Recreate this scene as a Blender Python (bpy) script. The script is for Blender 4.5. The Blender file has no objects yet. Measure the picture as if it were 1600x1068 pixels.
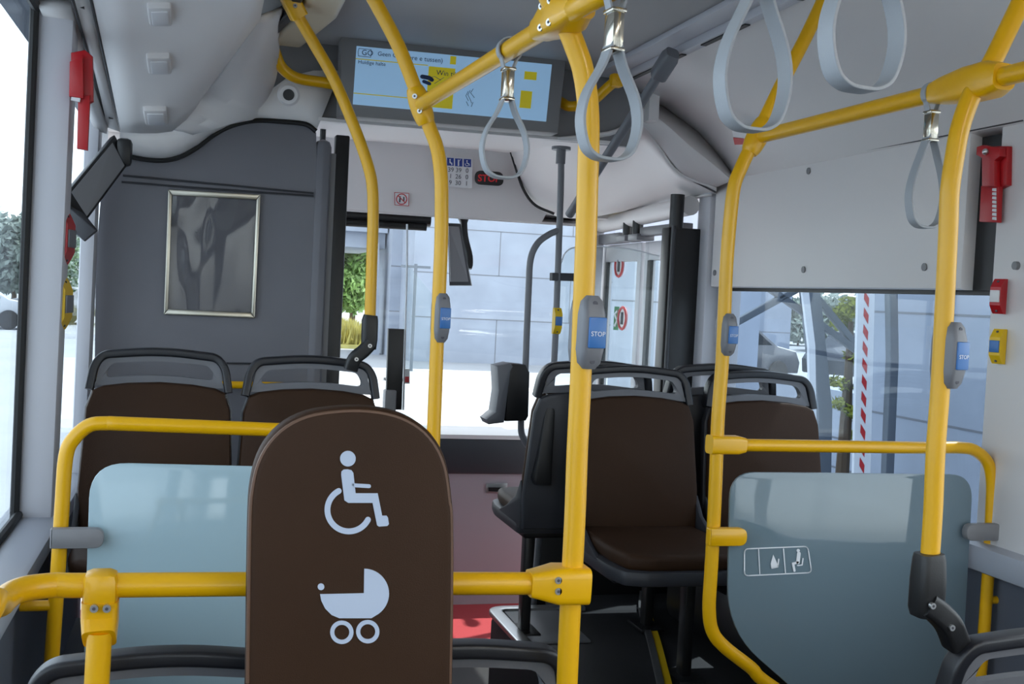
import bpy, bmesh, math, random
from mathutils import Vector as V, Matrix
random.seed(7)
SC = bpy.context.scene
COL = SC.collection

# ------------------------------------------------------------------ camera
FPX = 1800.0
CP = V((0, 0, 1.5))
yaw, pitch, roll = math.radians(15.2), math.radians(2.2), 0.05
FW = V((math.sin(yaw)*math.cos(pitch), math.cos(yaw)*math.cos(pitch), -math.sin(pitch)))
R0 = V((math.cos(yaw), -math.sin(yaw), 0))
U0 = R0.cross(FW)
RT = R0*math.cos(roll) + U0*math.sin(roll)
UP = U0*math.cos(roll) - R0*math.sin(roll)
cam = bpy.data.cameras.new('camera'); camo = bpy.data.objects.new('camera', cam); COL.objects.link(camo)
cam.sensor_width = 36; cam.lens = 36*FPX/1600; cam.clip_start = 0.02; cam.clip_end = 800
M = Matrix((RT, UP, -FW)).transposed().to_4x4(); M.translation = CP
camo.matrix_world = M
SC.camera = camo

# ------------------------------------------------------------------ exposure, sky, sun
SC.view_settings.view_transform = 'Standard'; SC.view_settings.look = 'None'
SC.view_settings.gamma = 1; SC.view_settings.use_curve_mapping = False
SC.view_settings.exposure = 2.2
SC.cycles.max_bounces = 10; SC.cycles.diffuse_bounces = 5; SC.cycles.glossy_bounces = 4
SC.cycles.transparent_max_bounces = 24; SC.cycles.transmission_bounces = 4
SC.cycles.caustics_reflective = False; SC.cycles.caustics_refractive = False
SC.cycles.use_denoising = True; SC.cycles.sample_clamp_indirect = 6
SUN_AZ = V((0.9, 0.436, 0)); SUN_EL = math.radians(58)
W = bpy.data.worlds.new('sky'); SC.world = W; W.use_nodes = True
wn = W.node_tree.nodes; wl = W.node_tree.links
sky = wn.new('ShaderNodeTexSky'); sky.sky_type = 'NISHITA'; sky.sun_disc = False
sky.sun_elevation = SUN_EL; sky.sun_rotation = math.atan2(SUN_AZ.x, SUN_AZ.y)
sky.air_density = 0.9; sky.dust_density = 1.0; sky.ozone_density = 1.0
hs = wn.new('ShaderNodeHueSaturation'); hs.inputs['Saturation'].default_value = .12
wl.new(sky.outputs[0], hs.inputs['Color']); wl.new(hs.outputs[0], wn['Background'].inputs[0]); wn['Background'].inputs[1].default_value = 0.16
sd = bpy.data.lights.new('sun', 'SUN'); sd.energy = 1.7; sd.angle = math.radians(0.8); sd.color = (1, .95, .86)
so = bpy.data.objects.new('sun', sd); COL.objects.link(so)
sdir = (SUN_AZ*math.cos(SUN_EL) + V((0, 0, math.sin(SUN_EL)))).normalized()
so.rotation_euler = sdir.to_track_quat('Z', 'Y').to_euler()

# ------------------------------------------------------------------ pixel -> place
def ray(px, py): return FW + RT*((px-800)/FPX) + UP*((534-py)/FPX)
def PY(px, py, Y): d = ray(px, py); return CP + d*(Y/d.y)
def PX(px, py, X): d = ray(px, py); return CP + d*(X/d.x)
def PZ(px, py, Z): d = ray(px, py); return CP + d*((Z-CP.z)/d.z)

# ------------------------------------------------------------------ materials
def lin(c):
    return tuple((x/255/12.92 if x/255 <= .04045 else ((x/255+.055)/1.055)**2.4) for x in c) + (1,)
def mat(name, rgb, rough=.5, metal=0, bump=0, bscale=200, vary=0, vscale=8, spec=.5, emit=None, alpha=1, coat=0):
    m = bpy.data.materials.new(name); m.use_nodes = True
    n, l = m.node_tree.nodes, m.node_tree.links
    b = n['Principled BSDF']; c = lin(rgb)
    b.inputs['Base Color'].default_value = c; b.inputs['Roughness'].default_value = rough
    b.inputs['Metallic'].default_value = metal; b.inputs['Specular IOR Level'].default_value = spec
    b.inputs['Alpha'].default_value = alpha; b.inputs['Coat Weight'].default_value = coat
    tc = n.new('ShaderNodeTexCoord')
    if vary:
        t = n.new('ShaderNodeTexNoise'); t.inputs['Scale'].default_value = vscale; t.inputs['Detail'].default_value = 6
        r = n.new('ShaderNodeValToRGB')
        r.color_ramp.elements[0].position = .3; r.color_ramp.elements[1].position = .7
        r.color_ramp.elements[0].color = tuple(x*(1-vary) for x in c[:3])+(1,)
        r.color_ramp.elements[1].color = tuple(min(1, x*(1+vary)) for x in c[:3])+(1,)
        l.new(tc.outputs['Object'], t.inputs['Vector']); l.new(t.outputs[0], r.inputs[0]); l.new(r.outputs[0], b.inputs['Base Color'])
    if bump:
        t = n.new('ShaderNodeTexNoise'); t.inputs['Scale'].default_value = bscale
        k = n.new('ShaderNodeBump'); k.inputs['Strength'].default_value = bump; k.inputs['Distance'].default_value = .002
        l.new(tc.outputs['Object'], t.inputs['Vector']); l.new(t.outputs[0], k.inputs['Height']); l.new(k.outputs[0], b.inputs['Normal'])
    if emit:
        b.inputs['Emission Color'].default_value = lin(emit[0]); b.inputs['Emission Strength'].default_value = emit[1]
    return m
def glass(name, tint, refl=1.0, rough=.0, haze=0, hcol=(200, 210, 215)):
    m = bpy.data.materials.new(name); m.use_nodes = True
    n, l = m.node_tree.nodes, m.node_tree.links; n.clear()
    o = n.new('ShaderNodeOutputMaterial'); t = n.new('ShaderNodeBsdfTransparent'); g = n.new('ShaderNodeBsdfGlossy')
    t.inputs[0].default_value = tuple(tint)+(1,); g.inputs['Roughness'].default_value = rough
    f = n.new('ShaderNodeLayerWeight'); f.inputs[0].default_value = .5      # facing = 1-|cos|
    p = n.new('ShaderNodeMath'); p.operation = 'POWER'; p.inputs[1].default_value = 4.5
    l.new(f.outputs['Facing'], p.inputs[0])
    k = n.new('ShaderNodeMath'); k.operation = 'MULTIPLY_ADD'; k.inputs[1].default_value = .35*refl; k.inputs[2].default_value = .03*refl
    l.new(p.outputs[0], k.inputs[0])
    mx = n.new('ShaderNodeMixShader'); l.new(k.outputs[0], mx.inputs[0])
    src = t
    if haze:
        d = n.new('ShaderNodeBsdfDiffuse'); d.inputs[0].default_value = lin(hcol)
        m2 = n.new('ShaderNodeMixShader'); m2.inputs[0].default_value = haze
        l.new(t.outputs[0], m2.inputs[1]); l.new(d.outputs[0], m2.inputs[2]); src = m2
    l.new(src.outputs[0], mx.inputs[1]); l.new(g.outputs[0], mx.inputs[2]); l.new(mx.outputs[0], o.inputs[0])
    return m
M_ = dict(
 yellow=mat('yellow_powder_coat', (228, 172, 2), .34, vary=.06, vscale=3, coat=.12),
 white=mat('white_plastic', (222, 219, 218), .45, bump=.08, bscale=350),
 cove=mat('cove_plastic', (222, 219, 218), .5, bump=.06, bscale=300),
 ceil=mat('ceiling_laminate', (164, 162, 162), .55, bump=.06, bscale=300),
 grey=mat('partition_grey', (110, 110, 116), .5, bump=.15, bscale=400, vary=.03),
 midgrey=mat('mid_grey_plastic', (128, 128, 131), .45, bump=.1, bscale=300),
 darkgrey=mat('dark_grey_plastic', (50, 51, 56), .5, bump=.1, bscale=300),
 bezel=mat('bezel_grey', (122, 121, 122), .5, bump=.06),
 black=mat('black_plastic', (22, 22, 24), .42, bump=.1, bscale=300),
 rubber=mat('black_rubber', (14, 14, 15), .6, bump=.1),
 hoop=mat('handle_plastic', (24, 25, 31), .38, bump=.08, bscale=300),
 lip=mat('handle_lip_grey', (104, 105, 110), .45, bump=.08),
 brown=mat('brown_leatherette', (55, 35, 20), .6, spec=.22, bump=.25, bscale=500, vary=.08, vscale=5),
 piping=mat('brown_piping', (98, 70, 52), .5, bump=.15),
 icon=mat('icon_foil', (188, 200, 220), .5, bump=.03),
 pillar=mat('pillar_trim', (192, 192, 198), .5, bump=.05),
 sill=mat('sill_trim', (176, 180, 190), .45, bump=.05),
 lower=mat('lower_wall_fabric', (92, 98, 110), .7, bump=.3, bscale=500),
 floor=mat('speckled_floor', (30, 30, 33), .6, bump=.2, bscale=300, vary=.35, vscale=260),
 redfloor=mat('red_floor', (168, 52, 58), .6, bump=.15, bscale=300, vary=.1, vscale=150),
 bulk=mat('bulkhead_grey', (166, 156, 161), .5, bump=.05),  # pink cast is bounce from the red floor put into the colour
 alu=mat('brushed_aluminium', (200, 200, 200), .3, metal=.9, bump=.05),
 steel=mat('polished_steel', (190, 185, 172), .16, metal=1),
 gold=mat('champagne_frame', (196, 192, 178), .28, metal=.9),
 red=mat('red_plastic', (176, 22, 30), .35, bump=.05),
 blue=mat('button_blue', (58, 112, 176), .35, bump=.03),
 signblue=mat('sign_blue', (34, 62, 148), .45, bump=.03),
 ink=mat('print_ink', (70, 70, 78), .6, bump=.02),
 lettwhite=mat('white_print', (228, 232, 238), .5, bump=.02),
 paper=mat('sticker_white', (222, 222, 224), .5, bump=.03),
 strap=mat('strap_grey', (156, 160, 165), .48, bump=.15, bscale=500),
 tubegrey=mat('grey_powder_coat', (112, 113, 118), .4, bump=.05),
 seam=mat('panel_seam', (70, 70, 72), .7, bump=.02),
 redprint=mat('red_print', (190, 40, 46), .5, bump=.02),
 yellowp=mat('stop_yellow', (228, 186, 20), .4, bump=.03),
 screen=mat('screen_blue', (150, 190, 225), .15, emit=((150, 188, 222), .08)),
 screeny=mat('screen_yellow', (205, 190, 40), .15, emit=((200, 186, 40), .05)),
 screenink=mat('screen_ink', (40, 60, 96), .2, bump=.01),
 stopled=mat('stop_led', (150, 16, 22), .3, emit=((205, 30, 40), .05)),
 lampcover=mat('lamp_cover', (214, 200, 172), .4, bump=.02),
 glass=glass('window_glass', (.90, .94, .955)),
 covelit=mat('cove_plastic_lit', (240, 237, 235), .5, bump=.06, bscale=300),  # lighter copy of the cove plastic, left-side daylight put into its colour
 sideglass=glass('side_window_glass', (.80, .87, .92)),
 tint=glass('tinted_window_glass', (.66, .73, .79), refl=1.2),
 screenglass=glass('clear_screen_glass', (.95, .98, .98), haze=.03),
 sheet=glass('poster_film', (.75, .75, .76), refl=1.5, rough=.05, haze=.12, hcol=(130, 130, 134)),
 panel=mat('milky_glass_lit', (168, 194, 204), .06, alpha=.95, spec=.6),  # left panel glass, lightened in colour for the daylight on it
 panelr=mat('milky_glass_shaded', (114, 134, 145), .04, alpha=.88, spec=.7),  # same milky glass, darkened in colour for the dimmer right side
 asphalt=mat('pale_asphalt', (158, 162, 168), .9, bump=.3, bscale=60, vary=.08, vscale=.6),
 concrete=mat('sky_tinted_concrete', (156, 165, 180), .85, bump=.25, bscale=30, vary=.10, vscale=1.2),  # blue of the sky light on shaded faces put into the colour
 joint=mat('concrete_joint', (120, 124, 132), .9, bump=.1),
 leaf=mat('leaf_green', (116, 148, 78), .7, vary=.35, vscale=2),
 leafhaze=mat('leaf_haze_green', (138, 150, 142), .8, vary=.25, vscale=2),  # leaf green with distance haze put into the colour
 leafy=mat('leaf_yellow_green', (150, 158, 60), .7, vary=.3, vscale=3),
 bark=mat('bark_brown', (84, 70, 56), .9, bump=.4, bscale=40),
 grass=mat('dry_grass', (190, 182, 110), .9, vary=.3, vscale=3),
 carpaint=mat('dark_car_paint', (70, 74, 82), .25, coat=.5),
 carpale=mat('pale_car_paint', (190, 194, 200), .25, coat=.5),
 carglass=mat('car_window', (30, 36, 42), .08),
 steelgrey=mat('galvanised_steel', (104, 112, 122), .5, metal=.3, bump=.05),
 paintline=mat('road_paint', (236, 236, 238), .8, bump=.05),
)

# ------------------------------------------------------------------ mesh helpers
def spline(pts, n=8):
    p = [V(q) for q in pts]; P = [2*p[0]-p[1]] + p + [2*p[-1]-p[-2]]; out = []
    for i in range(1, len(P)-2):
        a, b, c, d = P[i-1:i+3]
        for k in range(n):
            t = k/n
            out.append(.5*((2*b)+(c-a)*t+(2*a-5*b+4*c-d)*t*t+(3*b-a-3*c+d)*t**3))
    out.append(p[-1]); return out
def fillet(pts, r, n=6, closed=False):
    p = [V(q) for q in pts]; out = []; N = len(p)
    for i in range(N):
        if not closed and i in (0, N-1): out.append(p[i]); continue
        a, b, c = p[i-1], p[i], p[(i+1) % N]
        rr = r[i] if isinstance(r, (list, tuple)) else r
        if rr <= 0: out.append(b); continue
        u, w = (a-b), (c-b); t = min(rr, u.length*.49, w.length*.49)
        s, e = b+u.normalized()*t, b+w.normalized()*t
        for k in range(n+1):
            x = k/n; out.append(s*(1-x)**2 + b*2*x*(1-x) + e*x*x)
    return out
def circ(r, n=14): return [(r*math.cos(2*math.pi*k/n), r*math.sin(2*math.pi*k/n)) for k in range(n)]
def rrect(w, h, r, n=4):
    pts = fillet([V((-w/2, -h/2, 0)), V((w/2, -h/2, 0)), V((w/2, h/2, 0)), V((-w/2, h/2, 0))], r, n, True)
    return [(q.x, q.y) for q in pts]
class MB:
    def __init__(s): s.v = []; s.f = []
    def add(s, vs, fs):
        o = len(s.v); s.v += [V(q) for q in vs]; s.f += [[i+o for i in f] for f in fs]; return s
    def bm(s, b):
        b.verts.index_update(); s.add([q.co.copy() for q in b.verts], [[q.index for q in f.verts] for f in b.faces]); b.free(); return s
    def box(s, c, size, bev=0, rot=None, seg=2):
        b = bmesh.new(); bmesh.ops.create_cube(b, size=1); bmesh.ops.scale(b, vec=V(size), verts=b.verts)
        if bev: bmesh.ops.bevel(b, geom=list(b.edges), offset=min(bev, min(size)*.45), segments=seg, profile=.5, affect='EDGES')
        if rot is not None: bmesh.ops.transform(b, matrix=rot.to_4x4(), verts=b.verts)
        bmesh.ops.translate(b, vec=V(c), verts=b.verts); return s.bm(b)
    def lim(s, x0, x1, y0, y1, z0, z1, bev=0):
        return s.box(((x0+x1)/2, (y0+y1)/2, (z0+z1)/2), (abs(x1-x0), abs(y1-y0), abs(z1-z0)), bev)
    def sweep(s, path, prof, up=None, closed=False, caps=True, scale=None):
        p = [V(q) for q in path]; n = len(p); m = len(prof)
        T = []
        for i in range(n):
            a = p[i-1] if (i or closed) else p[0]; b = p[(i+1) % n] if (i < n-1 or closed) else p[-1]
            T.append((b-a).normalized())
        if up is None:
            u = T[0].orthogonal().normalized(); fr = []
            for i in range(n):
                u = (u - T[i]*u.dot(T[i])).normalized(); fr.append((u, T[i].cross(u)))
        else:
            fr = []
            for t in T:
                u = V(up); u = (u - t*u.dot(t)).normalized(); fr.append((t.cross(u), u))
        vs = []
        for i, (a, (u, w)) in enumerate(zip(p, fr)):
            k = scale[i] if scale else 1
            vs += [a + u*(x*k) + w*(y*k) for x, y in prof]
        fs = []
        for i in range(n if closed else n-1):
            j = (i+1) % n
            for k in range(m): fs.append([i*m+k, i*m+(k+1) % m, j*m+(k+1) % m, j*m+k])
        if caps and not closed: fs.append(list(range(m))[::-1]); fs.append([(n-1)*m+k for k in range(m)])
        return s.add(vs, fs)
    def tube(s, path, r, n=16, closed=False, scale=None): return s.sweep(path, circ(r, n), None, closed, True, scale)
    def cyl(s, a, b, r, n=18): return s.tube([V(a), V(b)], r, n)
    def prism(s, pts, vec, bev=0, seg=2):
        b = bmesh.new(); vs = [b.verts.new(V(q)) for q in pts]; f = b.faces.new(vs)
        r = bmesh.ops.extrude_face_region(b, geom=[f])
        nv = [g for g in r['geom'] if isinstance(g, bmesh.types.BMVert)]
        bmesh.ops.translate(b, vec=V(vec), verts=nv)
        bmesh.ops.recalc_face_normals(b, faces=b.faces)
        if bev:
            caps = [q for q in b.faces if len(q.verts) == len(pts)] if len(pts) != 4 else [f] + [q for q in b.faces if all(x in nv for x in q.verts)]
            es = {e for q in caps for e in q.edges}
            bmesh.ops.bevel(b, geom=list(es), offset=bev, segments=seg, profile=.5, affect='EDGES')
        return s.bm(b)
    def grid(s, rows, thick=None):
        n, m = len(rows), len(rows[0]); vs = [q for r in rows for q in r]
        fs = [[i*m+j, i*m+j+1, (i+1)*m+j+1, (i+1)*m+j] for i in range(n-1) for j in range(m-1)]
        return s.add(vs, fs)
    def ball(s, c, r, sc=(1, 1, 1), n=12):
        b = bmesh.new(); bmesh.ops.create_uvsphere(b, u_segments=n*2, v_segments=n, radius=r)
        bmesh.ops.scale(b, vec=V(sc), verts=b.verts); bmesh.ops.translate(b, vec=V(c), verts=b.verts); return s.bm(b)
    def build(s, name, m, parent=None, smooth=35, solid=0):
        me = bpy.data.meshes.new(name); off = parent_loc(parent)
        me.from_pydata([q-off for q in s.v], [], s.f); me.update()
        b = bmesh.new(); b.from_mesh(me); bmesh.ops.recalc_face_normals(b, faces=b.faces); b.to_mesh(me); b.free()
        if smooth: me.shade_smooth(); me.set_sharp_from_angle(angle=math.radians(smooth))
        me.materials.append(M_[m] if isinstance(m, str) else m)
        o = bpy.data.objects.new(name, me); COL.objects.link(o)
        if solid:
            q = o.modifiers.new('thickness', 'SOLIDIFY'); q.thickness = abs(solid); q.offset = 1 if solid > 0 else -1
        if parent: o.parent = parent
        return o
LOCS = {}
def parent_loc(p):
    o = V((0, 0, 0))
    while p is not None: o += p.location; p = p.parent
    return o
def tag(o, label, cat, group=None, kind=None):
    o['label'] = label; o['category'] = cat
    if group: o['group'] = group
    if kind: o['kind'] = kind
    return o
def thing(name, label, cat, loc, group=None):
    o = bpy.data.objects.new(name, None); COL.objects.link(o); o.location = V(loc); o.empty_display_size = .05
    return tag(o, label, cat, group)
def struct(name, mb, m, label=None, parent=None, **k):
    o = mb.build(name, m, parent, **k)
    if parent is None:
        o['kind'] = 'structure'; o['label'] = label; o['category'] = name.split('_')[0]
    return o
def copy_tree(o, parent=None):
    c = o.copy(); COL.objects.link(c); c.parent = parent
    for ch in list(o.children): copy_tree(ch, c)
    return c
def text(name, s, size, org, xd, yd, m, parent, align='LEFT', bold=0):
    cu = bpy.data.curves.new(name, 'FONT'); cu.body = s; cu.size = size; cu.align_x = align; cu.align_y = 'CENTER'; cu.extrude = size*.01; cu.offset = bold
    cu.resolution_u = 3
    t = bpy.data.objects.new('tmp', cu); COL.objects.link(t)
    bpy.context.view_layer.update()
    me = bpy.data.meshes.new_from_object(t.evaluated_get(bpy.context.evaluated_depsgraph_get()))
    bpy.data.objects.remove(t); bpy.data.curves.remove(cu)
    xd, yd = V(xd).normalized(), V(yd).normalized(); zd = xd.cross(yd).normalized(); off = parent_loc(parent)
    for v in me.vertices: v.co = V(org) + xd*v.co.x + yd*v.co.y + zd*v.co.z - off
    me.materials.clear(); me.materials.append(M_[m]); me.name = name
    o = bpy.data.objects.new(name, me); COL.objects.link(o); o.parent = parent
    return o
def stroke(pts, w, n=6):
    """2-D polyline -> outline polygon with round ends"""
    p = [V((a, b, 0)) for a, b in pts]; L, Rr = [], []
    for i, q in enumerate(p):
        a = p[max(i-1, 0)]; b = p[min(i+1, len(p)-1)]
        t0 = (q-a).normalized() if i else (b-q).normalized(); t1 = (b-q).normalized() if i < len(p)-1 else t0
        n0 = V((-t0.y, t0.x, 0)); n1 = V((-t1.y, t1.x, 0)); nn = (n0+n1).normalized(); k = w/2/max(.5, nn.dot(n0))
        L.append(q+nn*k); Rr.append(q-nn*k)
    def cap(c, a, sgn):
        out = []
        for k in range(1, n):
            an = math.pi*k/n; ca, sa = math.cos(an*sgn), math.sin(an*sgn); d = a-c
            out.append(c+V((d.x*ca-d.y*sa, d.x*sa+d.y*ca, 0)))
        return out
    out = L + cap(p[-1], L[-1], -1) + Rr[::-1] + cap(p[0], Rr[0], -1)
    return [(q.x, q.y) for q in out]
def disc(cx, cy, r, n=28): return [(cx+r*math.cos(2*math.pi*k/n), cy+r*math.sin(2*math.pi*k/n)) for k in range(n)]
def arc(cx, cy, r, a0, a1, n=20):
    return [(cx+r*math.cos(math.radians(a0+(a1-a0)*k/n)), cy+r*math.sin(math.radians(a0+(a1-a0)*k/n))) for k in range(n+1)]

# ================================================================== SETTING
ZC = 2.36                       # ceiling height
XL, XR = -.44, 2.10             # glass lines of the two sides
YF, YB = 5.9, -4.0              # windscreen, tail of the bus
struct('ground', MB().lim(-120, 120, -40, 260, -.5, -.36), 'asphalt', 'pale sunlit asphalt yard around the bus')
f = MB().lim(-.52, 2.16, YB, 4.7, -.09, 0.0)
struct('floor', f, 'floor', 'dark speckled vinyl floor of the bus aisle')
struct('trim_1', MB().lim(-.52, 1.98, 4.7, 5.45, -.09, 0.0), 'redfloor', 'red floor strip in front of the grey front bulkhead')
# ceiling
struct('ceiling', MB().lim(-.30, 1.50, YB, 4.15, ZC, ZC+.05), 'ceil', 'flat grey ceiling panel above the aisle')
struct('trim_2', MB().lim(-.56, 2.2, YB, 6.05, 2.44, 2.5), 'white', 'outer roof skin of the bus above the ceiling')
# left wall
struct('wall_left', MB().lim(-.52, -.37, YB, 4.3, -.4, .80).lim(-.55, -.40, YB, 5.9, 2.22, 2.46), 'lower', 'blue-grey lower side wall under the left windows')
struct('trim_3', MB().box((-.42, .15, .82), (.16, 8.3, .05), .015), 'sill', 'pale window ledge along the left wall')
p1 = MB()
p1.prism([PY(34, 560, 3.3), PY(92, 560, 3.3), PY(118, 30, 3.3), PY(68, 24, 3.3)], (0, .12, 0))
p1.v = []; p1.f = []
def lean_post(mb, xb0, xb1, xt0, xt1, y0, y1, zb, zt):
    a = [V((xb0, y0, zb)), V((xb1, y0, zb)), V((xt1, y0, zt)), V((xt0, y0, zt))]
    return mb.prism(a, (0, y1-y0, 0), .012)
pl = lean_post(MB(), -.455, -.365, -.445, -.352, 3.3, 3.42, .84, 2.21)
struct('trim_4', pl, 'pillar', 'pale window pillar on the left wall carrying the hammer and two buttons')
gk = MB().tube([V((-.458, 3.29, .845)), V((-.450, 3.29, 2.2))], .012, 8).tube([V((-.45, 3.3, .853)), V((-.45, -.2, .853))], .012, 8).tube([V((-.445, 3.29, 2.2)), V((-.445, -.2, 2.2))], .014, 8)
struct('trim_5', gk, 'rubber', 'black rubber gasket around the near left window')
pl = lean_post(MB(), -.396, -.35, -.39, -.342, 4.05, 4.16, .84, 2.02)
struct('trim_6', pl, 'pillar', 'narrow pale pillar where the left window meets the cab partition')
struct('window_1', MB().lim(-.462, -.456, -.2, 3.32, .84, 2.22), 'sideglass', 'large near window on the left side')
struct('window_2', MB().lim(-.462, -.456, 3.42, 5.85, .84, 2.22), 'sideglass', 'narrow left window between the two pale pillars')
struct('window_3', MB().lim(-.462, -.456, -3.9, -.35, .84, 2.22), 'glass', 'rear left window behind the viewpoint')
pl = MB().lim(-.46, -.36, -.36, -.2, .84, 2.22, .01).lim(-.5, -.36, YB, YB+.1, .8, 2.3)
struct('trim_7', pl, 'pillar', 'rear pillars of the left wall')
# left header strip with the square holes, panel beside pillar top
hd = MB().grid([[PY(62, -8, 3.25), PY(113, -2, 3.25)], [PY(150, 190, 4.08), PY(169, 196, 4.08)]])
struct('trim_8', hd, 'white', 'white header panel over the left windows', solid=-.03)
st_ = MB().grid([[PY(110, -12, 3.16), PY(139, -20, 3.16)], [PY(168, 194, 4.08), PY(188, 201, 4.08)]])
strip = struct('trim_9', st_, 'white', 'white perforated strip along the left cove', solid=-.012)
def on_strip(px, py):
    t = (py+16)/(198+16); return max(0, min(1, t))
hb = MB()
for px, py, s in ((128, 10, 1), (151, 97, .75), (157, 118, .68), (162, 137, .62), (167, 155, .55), (171, 169, .5), (174, 183, .45)):
    Y = 3.16 + .92*on_strip(px, py)
    c = PY(px, py, Y-.035)
    hb.box(c, (.014, .03, .014), 0)
hb.build('vent_hole', 'black', strip)
struct('trim_10', MB().tube([PY(113, -2, 3.15), PY(168, 194, 4.06)], .0045, 8).tube([PY(141, -8, 3.15), PY(188, 201, 4.06)], .005, 8), 'seam', 'dark edge mouldings of the perforated strip')
# left cove: panel + bulge
rN = [PY(140, -14, 3.15), PY(200, -12, 3.15), PY(262, -12, 3.15), PY(310, -14, 3.15), PY(360, -2, 3.18), PY(392, 10, 3.25), PY(404, 24, 3.35)]
rF = [PY(188, 201, 4.08), PY(218, 203, 4.08), PY(245, 203, 4.08), PY(268, 200, 4.06), PY(288, 182, 4.02), PY(302, 164, 4.0), PY(312, 148, 4.0)]
rows = []
for k in range(-8, 9):
    t = k/8
    if t >= 0: rows.append([a.lerp(b, t) for a, b in zip(rN, rF)])
    else: rows.append([a + V((0, t*6.5, 0)) for a in rN])
struct('trim_11', MB().grid(rows), 'covelit', 'white moulded cove over the left windows', solid=-.012)
# dome between cove, screen and partition
rows = [spline([PY(404, 24, 3.36), PY(370, 78, 3.6), PY(335, 125, 3.85), PY(312, 148, 4.0), PY(295, 175, 4.02), PY(268, 200, 4.06)], 5),
        spline([PY(440, 10, 3.5), PY(405, 80, 3.85), PY(375, 135, 4.0), PY(345, 165, 4.06), PY(320, 186, 4.08), PY(285, 203, 4.08)], 5),
        spline([PY(432, 40, 3.9), PY(432, 100, 4.02), PY(420, 145, 4.06), PY(392, 178, 4.08), PY(350, 196, 4.09), PY(300, 208, 4.1)], 5)]
struct('trim_12', MB().grid([[a for a in r] for r in zip(*rows)]), 'covelit', 'rounded end of the left cove beside the dome camera', solid=-.01)
# fairing from crease to the partition gasket
gask = [(186, 236), (200, 243), (230, 249), (258, 250), (283, 244), (308, 230), (333, 211), (362, 196), (400, 188), (445, 190), (478, 194), (494, 205)]
top = [(188, 201), (204, 202), (232, 203), (262, 202), (286, 196), (310, 186), (340, 178), (372, 172), (410, 150), (450, 120), (490, 110), (532, 110)]
gp = [PY(a, b, 4.17) for a, b in gask]; tp = [PY(a, b, 4.1 if a < 400 else 4.15) for a, b in top]
struct('trim_13', MB().grid([tp, [a.lerp(b, .5)+V((0, -.01, 0)) for a, b in zip(tp, gp)], gp]), 'covelit', 'white fairing curving down to the cab partition', solid=.01)
struct('trim_14', MB().tube(spline(gp, 5), .009, 8), 'rubber', 'black rubber edge along the curved top of the cab partition')
# bulkhead behind the screen
bk = MB().prism([PY(428, 62, 4.19), PY(545, 56, 4.19), V((1.60, 4.19, ZC)), V((1.60, 4.19, 2.10)), PY(530, 186, 4.19), PY(500, 186, 4.19), PY(428, 176, 4.19)], (0, .03, 0))
struct('wall_front', bk, 'midgrey', 'grey bulkhead across the ceiling behind the information screen')
struct('trim_15', MB().prism([PY(497, 188, 4.16), V((1.5, 4.16, 2.10)), V((1.62, 5.45, 2.20)), V((.45, 5.45, 2.20))], (0, 0, .012)), 'white', 'white soffit strip below the information screen')
struct('trim_16', MB().prism([V((.40, 5.42, 2.20)), V((1.75, 5.42, 2.20)), PY(846, 348, 5.5), PY(520, 324, 5.5)], (0, .03, 0)), 'cove', 'light grey header panel above the windscreen')
struct('trim_17', MB().prism([PY(480, 326, 5.52), PY(905, 354, 5.52), PY(905, 344, 5.88), PY(480, 318, 5.88)], (0, 0, .012)), 'white', 'white lip along the top of the windscreen')
struct('trim_31', MB().lim(-.46, .55, 4.3, 5.9, 2.2, 2.23), 'white', 'cab ceiling behind the partition')
# right side
struct('wall_right', MB().lim(2.09, 2.2, YB, 4.45, -.4, .84), 'lower', 'blue-grey lower side wall under the right windows')
struct('trim_18', MB().box((2.07, .2, .872), (.13, 8.4, .075), .02), 'sill', 'pale window ledge along the right wall')
struct('trim_19', MB().lim(2.115, 2.2, YB, 5.9, 1.98, 2.46), 'white', 'outer header above the right windows')
cov = []
prof = [(1.487, 2.375), (1.49, 2.345), (1.56, 2.335), (1.72, 2.29), (1.88, 2.2), (1.99, 2.10), (2.05, 2.032), (2.10, 2.02)]
for y in (YB, -1, 1, 2, 2.6, 3.2, 3.8, 4.25): cov.append([V((x, y, z)) for x, z in prof])
struct('trim_20', MB().grid(cov), 'cove', 'large light grey cove panel above the right window', solid=-.012)
sm = MB().tube(spline([PZ(1030, 178, 2.29), PZ(1052, 222, 2.19), PX(1078, 262, 2.0), PX(1100, 275, 2.035), PX(1180, 268, 2.043), PX(1400, 226, 2.043), PX(1600, 187, 2.043)], 6), .004, 6)
struct('trim_21', sm, 'seam', 'dark seam where the right cove meets the wall panel')
tr = MB().lim(1.462, 1.50, YB, 4.12, 2.315, 2.36, .008).lim(1.38, 1.462, YB, 4.12, 2.340, 2.36, .004)
t22 = struct('trim_22', tr, 'pillar', 'grey aluminium trim rail between ceiling and right cove')
sl = MB()
for y0, y1 in ((3.05, 3.35), (3.5, 3.62), (3.68, 3.98), (2.3, 2.75)):
    sl.lim(1.470, 1.488, y0, y1, 2.311, 2.316)
sl.build('slot', 'black', t22)
struct('trim_23', MB().prism([V((2.045, 2.785, 1.585)), V((2.045, 4.43, 1.585)), V((2.045, 4.43, 2.03)), V((2.045, 2.785, 2.03))], (.055, 0, 0), .012), 'white', 'white panel above the right window with screw caps')
sc = MB()
for px, py in ((1117, 426), (1256, 421), (1445, 417), (1264, 267)):
    c = PX(px, py, 2.044); sc.cyl(c, c+V((-.004, 0, 0)), .012, 12)
sc.build('screw_cap', 'midgrey', bpy.data.objects['trim_23'])
struct('window_4', MB().lim(2.115, 2.121, 2.64, 4.45, .88, 2.0), 'tint', 'right side window with the concrete wall outside')
struct('window_5', MB().lim(2.115, 2.121, -3.9, 2.35, .88, 2.0), 'glass', 'rear right window beside the viewpoint')
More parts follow.
